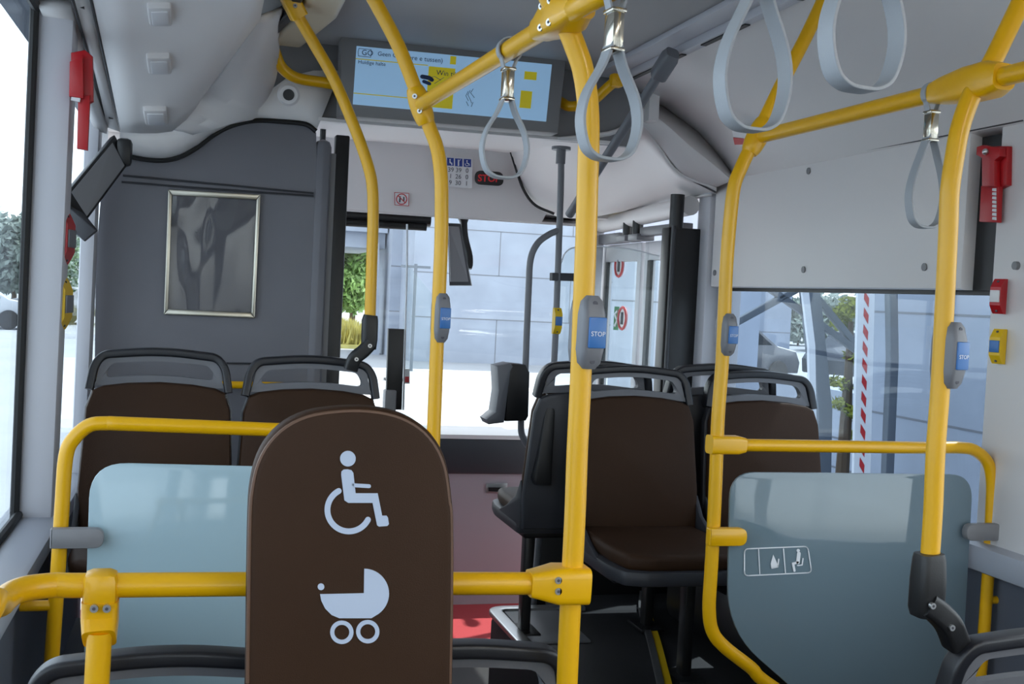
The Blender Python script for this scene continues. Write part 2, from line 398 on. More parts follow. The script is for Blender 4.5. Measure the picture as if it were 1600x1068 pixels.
gk = MB().lim(2.10, 2.118, 2.66, 4.44, 1.572, 1.60).lim(2.085, 2.118, 2.62, 2.86, 1.585, 2.02).lim(2.095, 2.118, 4.39, 4.44, .9, 1.6)
struct('trim_24', gk, 'black', 'black window band beside the white panel')
struct('trim_25', MB().lim(2.05, 2.2, 2.30, 2.665, .9, 2.05, .012), 'white', 'pale pillar on the right wall carrying the hammer and two buttons')
p26 = struct('trim_26', MB().box((2.04, 2.33, 1.80), (.05, .26, .44), .012), 'white', 'raised white cover plate at the right edge of the pillar')
c = PX(1590, 415, 2.018); MB().cyl(c, c+V((-.01, 0, 0)), .011, 12).build('screw_cap', 'midgrey', p26)
struct('trim_27', MB().lim(2.05, 2.2, -.5, -.35, .9, 2.05).lim(2.05, 2.2, YB, YB+.1, .8, 2.3), 'white', 'rear pillars of the right wall')
struct('trim_28', MB().lim(2.03, 2.2, 4.44, 4.56, -.4, 2.02, .012), 'pillar', 'pale post between the right window and the front door')
struct('wall_back', MB().lim(-.52, 2.2, YB-.1, YB, -.4, .9).lim(-.52, 2.2, YB-.1, YB, 2.1, 2.46).lim(-.52, -.2, YB-.1, YB, .9, 2.1).lim(1.9, 2.2, YB-.1, YB, .9, 2.1), 'midgrey', 'rear wall of the bus behind the viewpoint')
struct('window_6', MB().lim(-.2, 1.9, YB-.05, YB-.045, .9, 2.1), 'glass', 'rear window of the bus')
# front
fb = MB().lim(-.45, 1.98, 5.40, 5.44, 0, .64)
struct('wall_dash', fb, 'bulk', 'grey front bulkhead below the windscreen, tinted for red floor bounce')
struct('trim_29', MB().lim(-.45, 1.98, 5.385, 5.44, .64, .81, .01), 'darkgrey', 'dark grey band along the top of the front bulkhead')
struct('trim_30', MB().lim(-.45, 2.0, 5.385, 5.95, .81, .83), 'white', 'white windscreen ledge')
ws = []
for k in range(13):
    x = -.45 + 2.42*k/12; y = YF - .14*((x-.75)/1.2)**2
    ws.append([V((x, y, .82)), V((x, y-.02, 1.92))])
struct('window_7', MB().grid(ws), 'glass', 'wide windscreen', solid=-.006)
struct('wall_nose', MB().lim(-.5, 2.15, 5.92, 6.05, -.4, .82).lim(-.5, 2.15, 5.92, 6.05, 1.93, 2.46), 'white', 'outer nose of the bus below and above the windscreen')
pp = MB().prism([PY(880, 352, 5.66), PY(903, 352, 5.66), PY(868, 690, 5.66), PY(842, 690, 5.66)], (0, .08, 0))
struct('trim_32', MB().lim(1.93, 2.02, 5.70, 5.84, .3, 1.92, .01), 'pillar', 'pale windscreen pillar beside the front door')
struct('trim_33', MB().tube([V((1.915, 5.69, .85)), V((1.905, 5.69, 1.9))], .010, 8), 'rubber', 'black rubber edge of the windscreen pillar')
struct('trim_41', MB().lim(1.62, 1.66, 4.14, 5.9, 2.2, 2.44).lim(1.6, 2.1, 5.5, 5.9, 1.92, 2.2), 'cove', 'header box above the front door')
# white dome over the door
A = spline([PY(872, 214, 4.14), PY(950, 205, 4.14), PY(1000, 190, 4.2), PY(1032, 230, 4.25), PY(1062, 268, 4.26), PY(1120, 292, 4.28)], 5)
B = spline([PY(842, 222, 4.7), PY(905, 258, 4.9), PY(955, 275, 4.9), PY(1005, 290, 4.8), PY(1055, 300, 4.7), PY(1118, 303, 4.5)], 5)
Cc = spline([PY(798, 232, 5.38), PY(818, 292, 5.36), PY(850, 328, 5.36), PY(905, 338, 5.3), PX(1000, 322, 2.02), PX(1112, 306, 2.02)], 5)
rows = []
for k in range(9):
    t = k/8; rows.append([a*(1-t)**2 + (b*2-(a+c)*.5)*(2*t*(1-t)) + c*t*t for a, b, c in zip(A, B, Cc)])
struct('trim_34', MB().grid(rows), 'cove', 'bright white moulded dome above the front door', solid=-.01)
cap0 = spline([V((x, 4.25, z-.004)) for x, z in ((1.55, 2.336), (1.70, 2.296), (1.84, 2.226), (1.95, 2.14), (2.05, 2.032))], 5)
cap1 = spline([PY(1000, 190, 4.2), PY(1032, 230, 4.25), PY(1062, 268, 4.26), PY(1092, 284, 4.27), PY(1120, 292, 4.28)], 5)
struct('trim_45', MB().grid([cap0, [a.lerp(b, .5)+V((0, -.05, -.0)) for a, b in zip(cap0, cap1)], [b+V((0, -.005, 0)) for b in cap1]]), 'cove', 'rounded front end of the right cove', solid=.006)
struct('trim_35', MB().tube(spline([PY(797, 232, 5.36), PY(806, 262, 5.35), PY(818, 296, 5.34), PY(836, 320, 5.33), PY(866, 334, 5.3)], 6), .007, 8), 'rubber', 'curved black seam beside the door dome')
struct('trim_36', MB().tube([PY(985, 105, 4.16), PY(1003, 185, 4.22), PY(1032, 236, 4.27), PY(1062, 272, 4.28), PY(1118, 300, 4.3)], .004, 6), 'seam', 'fine curved seam at the front end of the right cove')
# cab partition
pt = [PY(147, 640, 4.2), PY(150, 400, 4.2), PY(163, 240, 4.2)] + [PY(a, b+2, 4.2) for a, b in gask] + [PY(492, 300, 4.2)]
pt[-1] = PY(496, 300, 4.2)
b0, b1 = V((-.345, 4.2, 0)), V((.385, 4.2, 0))
pt = [b0] + pt + [b1]
struct('wall_cab', MB().prism(pt, (0, .04, 0)), 'grey', 'dark grey cab partition with a curved top behind the left seats')
struct('trim_37', MB().box((.405, 4.24, 1.02), (.06, .1, 2.03), .028), 'grey', 'rounded grey right edge of the cab partition')
lg = MB()
lg.tube([PY(192, 274, 4.192), PY(300, 284, 4.192), PY(490, 302, 4.192)], .0035, 6)
lg.tube([PY(190, 284, 4.192), PY(300, 293, 4.192), PY(490, 306, 4.192)], .0035, 6)
lg.tube([PY(300, 566, 4.192), PY(400, 568, 4.192), PY(478, 570, 4.192)], .0035, 6)
struct('trim_38', lg, 'darkgrey', 'horizontal seams across the cab partition')
struct('trim_39', MB().box((.477, 4.27, 1.03), (.052, .05, 2.06), .006), 'black', 'tall black cab door jamb')
struct('trim_40', MB().lim(.43, .455, 4.24, 4.30, 0, 1.99), 'midgrey', 'grey strip between partition and cab door jamb')
# raised podiums over the wheel arches
struct('trim_42', MB().box((.09, 3.62, .165), (.96, 1.1, .33), .02), 'lower', 'raised podium under the left rear-facing seats')
struct('trim_46', MB().box((1.91, 3.65, .42), (.32, .85, .24), .06), 'black', 'black wheel arch box under the right seats')
struct('trim_43', MB().box((1.583, 3.485, .165), (.995, 1.27, .33), .03).box((1.72, 4.2, .165), (.72, .22, .33), .0), 'floor', 'dark raised podium under the right seats')
tr = MB().sweep(fillet([V((1.10, 3.6, .335)), V((1.095, 4.11, .335)), V((1.45, 4.11, .335))], .05, 6), rrect(.05, .02, .006), (0, 0, 1))
struct('trim_44', tr, 'alu', 'bright metal edge of the right podium corner')
struct('trim_47', MB().lim(1.13, 1.34, 3.70, 4.08, .328, .338, .003), 'midgrey', 'pale plate added for the light on the podium corner')  # paler plate stands in for light reflecting off the podium top

# ================================================================== POLES AND RAILS
RP = .0168
GP = 'yellow grab poles'
def reach(a, b, z):     # prolong b->a up to height z
    a, b = V(a), V(b); d = (a-b).normalized(); return a + d*max(0, (z-a.z)/max(d.z, .2))
def screw(mb_center, nrm, r=.008, parent=None, m='alu'):
    c, n = V(mb_center), V(nrm).normalized()
    b = MB().cyl(c-n*.004, c+n*.003, r, 14)
    o = b.build('screw', m, parent)
    MB().cyl(c+n*.0028, c+n*.0034, r*.45, 6).build('socket', 'ink', o)
    return o
def clampbox(a, b, r0, mid, r, parent, name='clamp', flat=None):
    """sleeve along a-b swelling in the middle"""
    a, b = V(a), V(b); n = 12; path = [a.lerp(b, k/n) for k in range(n+1)]
    sc = [r0 + (r-r0)*math.sin(math.pi*k/n)**.6 for k in range(n+1)]
    return MB().tube(path, 1, 18, scale=sc).build(name, 'yellow', parent)
def poly_px(pts, Y): return [PY(a, b, Y) for a, b in pts]
# P2 : pole left of the aisle, further away
t = thing('grab_pole', 'yellow grab pole rising beside the pushchair backrest, grey stop button halfway', 'pole', (.557, 2.73, 0), GP)
path = poly_px([(578, -12), (588, 6), (623, 73), (652, 147), (670, 196), (683, 232), (689, 275), (690, 330), (689, 391), (686, 459), (682, 560), (678, 667)], 2.73)
path = [reach(path[0], path[2], 2.355)] + path
path += [V((.562, 2.73, .6)), V((.565, 2.73, 0))]
MB().tube(spline(path, 5), RP).build('pole', 'yellow', t)
j = PY(657, 165, 2.73); jd = (PY(666, 190, 2.73)-PY(648, 135, 2.73)).normalized()
c = clampbox(j-jd*.045, j+jd*.045, .019, j, .026, t)
for k in (-1, 1): screw(j+jd*.018*k+V((-.012, -.023, 0)), (-.4, -1, 0), .006, c)
# P3 : centre pole
t = thing('grab_pole', 'thick yellow centre pole nearest the viewpoint, large grey STOP button at mid height', 'pole', (.57, 1.68, 0), GP)
path = poly_px([(868, 20), (884, 38), (901, 79), (911, 110), (918, 157), (920, 210), (918, 286), (916, 365), (912.5, 454), (907, 599), (902, 704), (898, 814), (890, 972), (886, 1066)], 1.68)
path += [V((.577, 1.68, .5)), V((.58, 1.68, 0))]
MB().tube(spline(path, 5), RP).build('pole', 'yellow', t)
up = poly_px([(845, -30), (862, 5), (876, 28)], 1.68); up = [reach(up[0], up[1], 2.355)] + up; MB().tube(up, RP*.95).build('upper_pole', 'yellow', t)
# P1
t = thing('grab_pole', 'slim yellow pole ending in a black bracket on the second left seat handle', 'pole', (.485, 3.4, 1.25), GP)
path = [reach(PY(455, 2, 3.36), PY(494, 74, 3.4), 2.34), PY(455, 2, 3.36), PY(465, 24, 3.38), PY(494, 74, 3.4), PY(523, 126, 3.4), PY(557, 207, 3.4), PY(576, 262, 3.4), PY(582, 295, 3.4), PY(583, 339, 3.4), PY(581, 407, 3.4), PY(578, 500, 3.4)]
MB().tube(spline(path, 5), RP).build('pole', 'yellow', t)
d = (PY(468, 28, 3.38)-PY(452, -4, 3.36)).normalized(); cc = PY(457, 6, 3.36)
c = MB().sweep([cc-d*.06, cc+d*.04], rrect(.05, .046, .01), (0, -1, 0)).build('clamp', 'yellow', t)
for k in (0, 1): screw(cc+d*(.012-.022*k)+V((0, -.024, 0)), (0, -1, 0), .006, c)
sl = MB().sweep([PY(579, 492, 3.395), PY(578, 500, 3.395), PY(577, 530, 3.395), PY(576, 545, 3.395)], rrect(.046, .046, .012), (0, -1, 0), scale=[.85, 1, 1, .9]).build('bracket', 'black', t)
ar = MB().sweep(spline([PY(580, 535, 3.385), PY(568, 548, 3.385), PY(554, 560, 3.385), PY(548, 577, 3.39)], 4), rrect(.04, .035, .01), (0, -1, 0)).build('elbow', 'black', t)
screw(PY(578, 540, 3.368), (0, -1, 0), .006, ar); screw(PY(557, 561, 3.362), (0, -1, 0), .006, ar)
# P4
t = thing('grab_pole', 'yellow pole left of the right glass panel, its foot bending to the right', 'pole', (1.25, 2.61, .5), GP)
path = poly_px([(1292, -12), (1262, 52), (1222, 130), (1192, 192), (1172, 232), (1158, 262), (1147, 292), (1140, 352), (1135, 417), (1132, 486), (1128, 572), (1122, 651), (1119, 730), (1116, 801), (1111, 893), (1108, 950), (1113, 985), (1132, 1010), (1174, 1043), (1215, 1078)], 2.61)
path = [reach(path[0], path[2], 2.318)] + path
path += [V((1.9, 2.61, .27))]
MB().tube(spline(path, 5), RP).build('pole', 'yellow', t)
j = PY(1183, 214, 2.61); jd = (PY(1172, 236, 2.61)-PY(1196, 188, 2.61)).normalized()
clampbox(j-jd*.05, j+jd*.045, .019, j, .027, t)
c = PY(1122, 694, 2.61); q = MB()
q.sweep([c+V((-.024, 0, 0)), c+V((.05, 0, 0)), c+V((.07, 0, 0))], rrect(.046, .046, .012), (0, 0, 1), scale=[1, 1, .8]).build('clamp', 'yellow', t)
c = PY(1116, 836, 2.60); MB().prism([c+V((x, 0, z)) for x, z in [(a, b) for a, b in [(q.x, q.y) for q in fillet([V((-.024, -.022, 0)), V((.078, -.022, 0)), V((.078, .022, 0)), V((-.024, .022, 0))], [.004, .02, .02, .004], 5, True)]]], (0, -.026, 0), .004).build('glass_clip', 'yellow', t)
# P5
t = thing('grab_pole', 'yellow pole at right ending in a black bracket on the seat handle at the bottom', 'pole', (1.255, 1.75, 1.0), GP)
path = poly_px([(1600, -6), (1576, 44), (1550, 97), (1534, 122), (1519, 147), (1501, 197), (1491, 249), (1484, 300), (1482, 352), (1479, 417), (1475, 496), (1469, 607), (1462, 704), (1458, 796), (1453, 872)], 1.75)
path = [reach(path[0], path[2], 2.318)] + path
MB().tube(spline(path, 5), RP).build('pole', 'yellow', t)
sl = MB().sweep([PY(1452, 864, 1.745), PY(1452, 872, 1.745), PY(1450, 905, 1.745), PY(1447, 950, 1.745), PY(1446, 962, 1.745)], rrect(.052, .05, .014), (0, -1, 0), scale=[.84, .92, 1, 1, .86]).build('bracket', 'black', t)
ar = MB().sweep(spline([PY(1446, 942, 1.735), PY(1464, 955, 1.735), PY(1482, 975, 1.735), PY(1494, 1004, 1.745)], 4), rrect(.042, .04, .01), (0, -1, 0)).build('elbow', 'black', t)
screw(PY(1457, 946, 1.712), (0, -1, 0), .0055, ar); screw(PY(1487, 980, 1.713), (0, -1, 0), .0055, ar)
# longitudinal rails near the ceiling
def along(a, b, k): return V(a).lerp(V(b), k)
r0, r1 = PY(657, 164, 2.73), PY(879, 27, 1.68)
t = thing('overhead_rail', 'yellow overhead rail from the far pole to the centre pole, straps hanging on it', 'rail', r0, 'overhead rails')
r2 = PY(948, -14, 1.50); r3 = V((.66, 1.27, 1.99)); r4 = V((.72, .9, 2.0)); r5 = V((.74, .2, 2.0))
MB().tube([r0, r1], RP).tube(spline([r1, r2, r3, r4, r5], 6), RP).build('rail', 'yellow', t)
d = (r1-r0).normalized(); ku, kb = r1-d*.105, r1+d*.085
c = MB().sweep([ku, ku+d*.02, r1-d*.03, r1+d*.03, kb-d*.02, kb], rrect(.062, .05, .016), (0, 0, 1), scale=[.66, .72, 1, 1, .76, .7]).build('clamp', 'yellow', t)
nn = (CP-r1).normalized(); sx = d.cross(nn).normalized(); fx = sx.cross(d).normalized()
for a, b in ((.016, .016), (-.016, .016), (.016, -.016), (-.016, -.016)):
    screw(r1 + V((-.001, 0, .0)) + V((-.027, -.006, 0)) + d*a*1.3 + V((0, 0, b)), (-1, -.5, -.05), .0055, c)
q0, q1 = PY(1185, 214, 2.61), PY(1534, 128, 1.75); dq = (q1-q0).normalized()
t = thing('overhead_rail', 'yellow overhead rail on the right with a single strap near its junction', 'rail', q0, 'overhead rails')
MB().tube([q0, q1, q1+dq*.9], RP).build('rail', 'yellow', t)
MB().sweep([q1-dq*.15, q1-dq*.10, q1-dq*.03, q1+dq*.03, q1+dq*.06], rrect(.062, .062, .022), (0, 0, 1), scale=[.55, .8, 1, 1, .72]).build('clamp', 'yellow', t)
# lower cross rail carrying the backrest
t = thing('cross_rail', 'yellow cross rail behind the pushchair backrest, bending down at the left wall', 'rail', (.1, 1.68, 1.06), 'yellow cross rails')
p = [V((-.36, 1.35, .60)), PY(-42, 1010, 1.45), PY(2, 942, 1.6), PY(30, 922, 1.65), PY(80, 914, 1.68), PY(134, 914, 1.68), PY(383, 912, 1.68), PY(712, 911, 1.68), PY(880, 911, 1.68)]
MB().tube(spline(p, 5), RP*1.03).build('rail', 'yellow', t)
lc = PY(158, 914, 1.68); bt = PY(155, 998, 1.66)
q = MB(); q.box(lc+V((0, 0, -.004)), (.047, .05, .05), .012); q.sweep([lc+V((0, 0, -.02)), lc+V((0, 0, -.05)), bt], rrect(.049, .05, .014), (0, -1, 0), scale=[1, 1, .9])
c = q.build('tee_clamp', 'yellow', t)
for px in (147, 167): screw(PY(px, 950, 1.652), (0, -1, 0), .0055, c)
MB().tube([bt+V((0, 0, .01)), bt, V((bt.x-.008, 1.66, .5)), V((bt.x-.01, 1.66, 0))], RP).build('post', 'yellow', t)
a, b = PY(826, 911, 1.68), PY(914, 911, 1.68)
q = MB().sweep([a, a.lerp(b, .12), a.lerp(b, .45), b], rrect(.064, .056, .014), (0, 0, 1), scale=[.66, .74, 1, 1]); c = q.build('end_clamp', 'yellow', t)
for py in (906, 923): screw(PY(872, py, 1.651), (0, -1, 0), .0055, c)
# left partition rail
t = thing('cross_rail', 'yellow rail over the left glass panel, bending down along the window', 'rail', (-.28, 2.68, .5), 'yellow cross rails')
p = [V((-.30, 2.68, .33)), PY(78, 1066, 2.68), PY(90, 900, 2.68), PY(97, 790, 2.68), PY(103, 712, 2.68), PY(116, 684, 2.68), PY(140, 664, 2.68), PY(168, 661, 2.68), PY(200, 662, 2.68), PY(430, 671, 2.70), PY(676, 681, 2.73)]
MB().tube(spline(p, 5), RP*.95).build('rail', 'yellow', t)
c0 = PY(80, 838, 2.665); c1 = PY(163, 839, 2.66)
h = .022; w = c1-c0
cl = [V((0, -h, 0)), V((w.x, -h, 0)), V((w.x, h, 0)), V((0, h, 0))]
cl = fillet(cl, [.003, h*.95, h*.95, .003], 6, True)
MB().prism([c0+V((q.x, 0, q.y)) for q in cl], (0, -.024, 0), .004).build('glass_clip', 'midgrey', t)
s0 = PY(92, 945, 2.68); MB().cyl(s0, s0+V((-.08, 0, 0)), .012).build('wall_stub', 'yellow', t)
# right partition rail
t = thing('cross_rail', 'yellow rail over the right glass panel, bending down along the right window', 'rail', (2.02, 2.61, .5), 'yellow cross rails')
p = poly_px([(1122, 694), (1165, 695), (1300, 697), (1440, 699), (1500, 699), (1524, 704), (1543, 722), (1550, 752), (1549, 800), (1545, 880), (1538, 980), (1533, 1042)], 2.61) + [V((2.045, 2.61, .3))]
MB().tube(spline(p, 5), RP*.95).build('rail', 'yellow', t)
c0 = PY(1558, 830, 2.595); c1 = PY(1502, 829, 2.59); w = c0-c1
cl = fillet([V((0, -h, 0)), V((w.x, -h, 0)), V((w.x, h, 0)), V((0, h, 0))], [h*.95, .003, .003, h*.95], 6, True)
MB().prism([c1+V((q.x, 0, q.y)) for q in cl], (0, -.024, 0), .004).build('glass_clip', 'midgrey', t)
s0 = PY(1541, 937, 2.61); MB().cyl(s0, s0+V((.05, 0, 0)), .011).build('wall_stub', 'yellow', t)
# glass partition panels
def pane(name, label, px, Y, r, m):
    pts = fillet([PY(a, b, Y) for a, b in px], r, 8, True)
    o = MB().prism(pts, (0, .008, 0), .002).build(name, m); return tag(o, label, 'partition', None)
pane('partition_panel', 'pale blue milky glass panel behind the pushchair backrest at left', [(141, 722), (676, 735), (668, 1110), (128, 1110)], 2.675, [.08, .02, .05, .05], 'panel')
rp = pane('partition_panel', 'milky glass panel, darkened for shade, under the right rail with small white seat pictogram', [(1141, 737), (1521, 741), (1500, 1120), (1290, 1120), (1136, 985)], 2.60, [.07, .07, .05, .06, .12], 'panelr')
def px_prism(mb, pts, Y, th=.0012): return mb.prism([PY(a, b, Y) for a, b in pts], (0, -th, 0))
q = MB()
def frame_px(mb, pts, w, Y):
    for a, b in zip(pts, pts[1:]+pts[:1]): px_prism(mb, stroke([a, b], w, 3), Y)
fr = [(x, y) for x, y in [(q_.x, q_.y) for q_ in fillet([V((1163, 857, 0)), V((1262, 853, 0)), V((1268, 894, 0)), V((1163, 899, 0))], 6, 3, True)]]
frame_px(q, fr, 1.6, 2.5985); px_prism(q, stroke([(1224, 857), (1227, 895)], 1.5, 3), 2.5985); px_prism(q, stroke([(1185, 857), (1187, 896)], 1.2, 3), 2.5985)
px_prism(q, disc(1247, 859.5, 2.6, 12), 2.5985); px_prism(q, stroke([(1248, 864), (1246.5, 878)], 5.5, 4), 2.5985); px_prism(q, stroke([(1246, 878), (1239, 880), (1241, 891)], 3.6, 4), 2.5985); px_prism(q, stroke([(1254.5, 872), (1253, 882), (1246, 883)], 1.8, 4), 2.5985)
px_prism(q, [(1208, 866), (1216, 884), (1205, 887), (1204, 880)], 2.5985); px_prism(q, stroke([(1216.5, 873), (1215, 885), (1206, 887)], 1.8, 4), 2.5985)
q.build('pictogram', 'lettwhite', rp)

# pushchair / wheelchair backrest
YB1 = 1.60
t = thing('backrest', 'tall rounded brown backrest with white wheelchair and pushchair symbols', 'backrest', (.19, 1.62, 0))
ol = [(384, 1068), (386, 900), (388, 800), (392, 755), (402, 716), (420, 685), (446, 661), (480, 645), (520, 638), (565, 636), (607, 641), (640, 652), (668, 671), (690, 700), (702, 735), (708, 780), (711, 820), (711, 940), (709, 1068)]
pts = [PY(a, b, YB1) for a, b in ol]; pts = spline(pts, 3)
pts = [V((pts[0].x-.002, YB1, .42))] + pts + [V((pts[-1].x-.002, YB1, .42))]
MB().prism(pts, (0, .05, 0), .012, 3).build('pad', 'brown', t)
inner = [V((p.x*.9785+.0040, YB1-.0005, p.z)) for p in pts[1:-1]]
MB().tube([V((p.x*.972+.0053, YB1+.004, p.z-.006*(1 if p.z > 1.2 else 0))) for p in pts[1:-1]], .003, 6).build('piping', 'piping', t)
MB().box((.19, 1.662, .7), (.2, .02, .5), .01).box((.19, 1.66, .25), (.05, .04, .5), .005).build('mount', 'black', t)
YI = YB1-.0005
q = MB()
px_prism(q, disc(543.5, 716, 12.2), YI)
px_prism(q, [(533, 741), (533.5, 736), (537, 733), (543, 732.5), (549, 734), (552, 738), (555.5, 770), (590, 770), (597, 805), (604, 805), (606, 808), (607.5, 818), (605, 821), (592, 822), (589, 820), (582, 785), (544, 785), (538, 781)], YI)
px_prism(q, stroke([(552, 757.5), (576.5, 759)], 6, 6), YI)
px_prism(q, stroke(arc(545, 796, 33.5, 242, 85, 26) + arc(545, 796, 33.5, 85, 27, 10)[1:], 9, 5), YI)
q.build('wheelchair_symbol', 'icon', t)
q = MB()
px_prism(q, [(569, 888)] + arc(569, 926.5, 38.7, -90, 62, 22) + [(580, 965), (530, 965), (518, 960), (508, 950), (502, 938), (500, 927.5), (568.5, 926)], YI)
px_prism(q, disc(501.5, 916, 5.2, 18), YI)
def ring(mb, cx, cy, r, w, Y, n=32):
    o = [PY(a, b, Y) for a, b in disc(cx, cy, r+w/2, n)]; i = [PY(a, b, Y) for a, b in disc(cx, cy, r-w/2, n)]; d = V((0, -.0012, 0))
    vs = o+i+[p+d for p in o]+[p+d for p in i]; fs = []
    for k in range(n):
        j = (k+1) % n; fs += [[2*n+k, 2*n+j, 3*n+j, 3*n+k], [k, j, 2*n+j, 2*n+k], [n+k, n+j, 3*n+j, 3*n+k], [k, j, n+j, n+k]]
    mb.add(vs, fs)
ring(q, 534, 987, 15, 6.5, YI); ring(q, 574.5, 986, 15, 6.5, YI)
q.build('pushchair_symbol', 'icon', t)

# ================================================================== STOP BUTTONS ON POLES
def stop_button(px, py, Y, h, label, ang=0, body='midgrey', w=.05):
    c = PY(px, py, Y); t = thing('stop_button', label, 'button', c, 'stop buttons on the poles')
    b = MB(); d = .03
    sec = [(-.5, .55, .3), (-.42, .9, .62), (-.24, 1, 1), (.24, 1, 1), (.42, .9, .62), (.5, .55, .3)]
    rows = []
    for zz, sx, sy in sec:
        pr = fillet([V((-w/2*sx, .022*sx, 0)), V((w/2*sx, .022*sx, 0)), V((w/2*sx*.9, -.018-d*sy*.45, 0)), V((-w/2*sx*.9, -.018-d*sy*.45, 0))], .008, 3, True)
        rows.append([c + V((p.x, p.y, zz*h)) for p in pr])
    m = len(rows[0]); vs = [p for r in rows for p in r]
    fs = [[i*m+k, i*m+(k+1) % m, (i+1)*m+(k+1) % m, (i+1)*m+k] for i in range(len(rows)-1) for k in range(m)]
    fs += [list(range(m)), [(len(rows)-1)*m+k for k in range(m)]]
    b.add(vs, fs)
    ho = b.build('housing', body, t)
    fy = -.018-d*.45
    pl = MB().box(c+V((.003, fy-.001, 0)), (w*.72, .005, h*.42), .002).build('push_plate', 'blue', t)
    text('lettering', 'STOP', w*.25, c+V((.003, fy-.0042, -.002)), (1, 0, 0), (0, 0, 1), 'lettwhite', pl, 'CENTER')
    for k in (-1, 1): 
        s = MB().cyl(c+V((0, fy+.018, k*h*.39)), c+V((0, fy+.004, k*h*.39)), .0042, 12); s.build('screw', 'ink', t)
    t.rotation_euler.z = ang
    return t
stop_button(687.5, 496, 2.73, .118, 'grey stop button on the pole beside the hanging mirror', .12, 'tubegrey', .037)
stop_button(915, 518, 1.68, .112, 'largest grey STOP button on the thick centre pole', .16, 'tubegrey', .041)
stop_button(1133, 522, 2.61, .104, 'small grey stop button on the pole left of the right window', .12, 'tubegrey', .037)
stop_button(1479, 554, 1.75, .116, 'grey STOP button on the right pole in front of the window', .22, 'tubegrey', .039)

# ================================================================== HANGING STRAPS
def hanging_strap(p, d, L, wd, label, ang=0, wid=.028, lw=.088):
    """p point on rail axis, d rail direction"""
    t = thing('hanging_strap', label, 'strap', p, 'hanging straps')
    d = V((d[0], d[1], 0)).normalized(); s = V((d.y, -d.x, 0))       # s across the rail
    top = [s*(.021*math.sin(a)) + V((0, 0, .021*math.cos(a))) for a in [math.radians(x) for x in range(-140, 141, 14)]]
    pt = [V((-.006*s.x, -.006*s.y, -.04))] + top + [V((.006*s.x, .006*s.y, -.04))]
    pt = [V(q)+p for q in pt]
    MB().sweep(spline(pt, 2), rrect(.0035, wd*.62, .001), d).build('rail_loop', 'strap', t)
    rot = Matrix.Rotation(ang, 3, 'Z'); s2, d2 = rot @ s, rot @ d
    zt = -.078
    lp = [(.004, zt+.02), (.006, zt), (.016, zt-.03), (lw*.5*.85, zt-(L-.078)*.45), (lw*.5, zt-(L-.078)*.68), (lw*.5*.8, zt-(L-.078)*.9), (lw*.22, zt-(L-.078)*.985), (0, -L)]
    full = [V((x, 0, z)) for x, z in lp] + [V((-x, 0, z)) for x, z in lp[::-1][1:]]
    full = [p + s2*q.x + V((0, 0, q.z)) for q in spline(full, 5)]
    MB().sweep(full, rrect(.0045, wd, .0015), d2).build('hand_loop', 'strap', t)
    cb = MB(); m3 = Matrix((s2, d2, V((0, 0, 1)))).transposed()
    cb.box(p+V((0, 0, -.060)), (.018, wd*1.05, .05), .004, m3)
    cb.box(p+V((0, 0, -.086)), (.022, wd*1.1, .006), .002, m3).box(p+V((0, 0, -.034)), (.022, wd*1.1, .006), .002, m3)
    k = cb.build('buckle', 'steel', t)
    rv = MB()
    for z in (-.048, -.072): rv.cyl(p+V((0, 0, z))-d2*wd*.5, p+V((0, 0, z))-d2*(wd*.5+.004), .0035, 10)
    rv.build('rivet', 'alu', k)
    return t
d0 = r1-r0
hanging_strap(r0.lerp(r1, .725), d0, .222, .026, 'grey hanging strap in front of the blue information screen', .0, lw=.082)
SP = spline([r1, r2, r3, r4, r5], 24)
def on_rail(px):
    return min(SP, key=lambda q: abs((q-CP).dot(RT)/(q-CP).dot(FW)*FPX+800-px) + (0 if (q-CP).dot(FW) > .3 else 9e9))
def drop(p, py):      # length of a strap whose loop ends at that height of the photo
    t = (p-CP); a = t.dot(FW); lo, hi = 0, .6
    for _ in range(30):
        m = (lo+hi)/2; q = p+V((0, 0, -m))-CP; y = 534-q.dot(UP)/q.dot(FW)*FPX
        lo, hi = (m, hi) if y < py else (lo, m)
    return lo
for px, py, ww, lb in ((966, 249, .086, 'grey hanging strap crossing the thick centre pole'), (1196, 203, .094, 'grey hanging strap left of the two at top right, above the right rail'), (1359, 140, .096, 'grey hanging strap cut by the top edge, largest loop at upper right')):
    p = on_rail(px); hanging_strap(p, (.12, -1), drop(p, py), .028, lb, 0, lw=ww)
p = q0.lerp(q1, .835); hanging_strap(p, dq, drop(p, 355), .024, 'grey hanging strap on the right rail beside the white wall panel', 0, lw=.074)

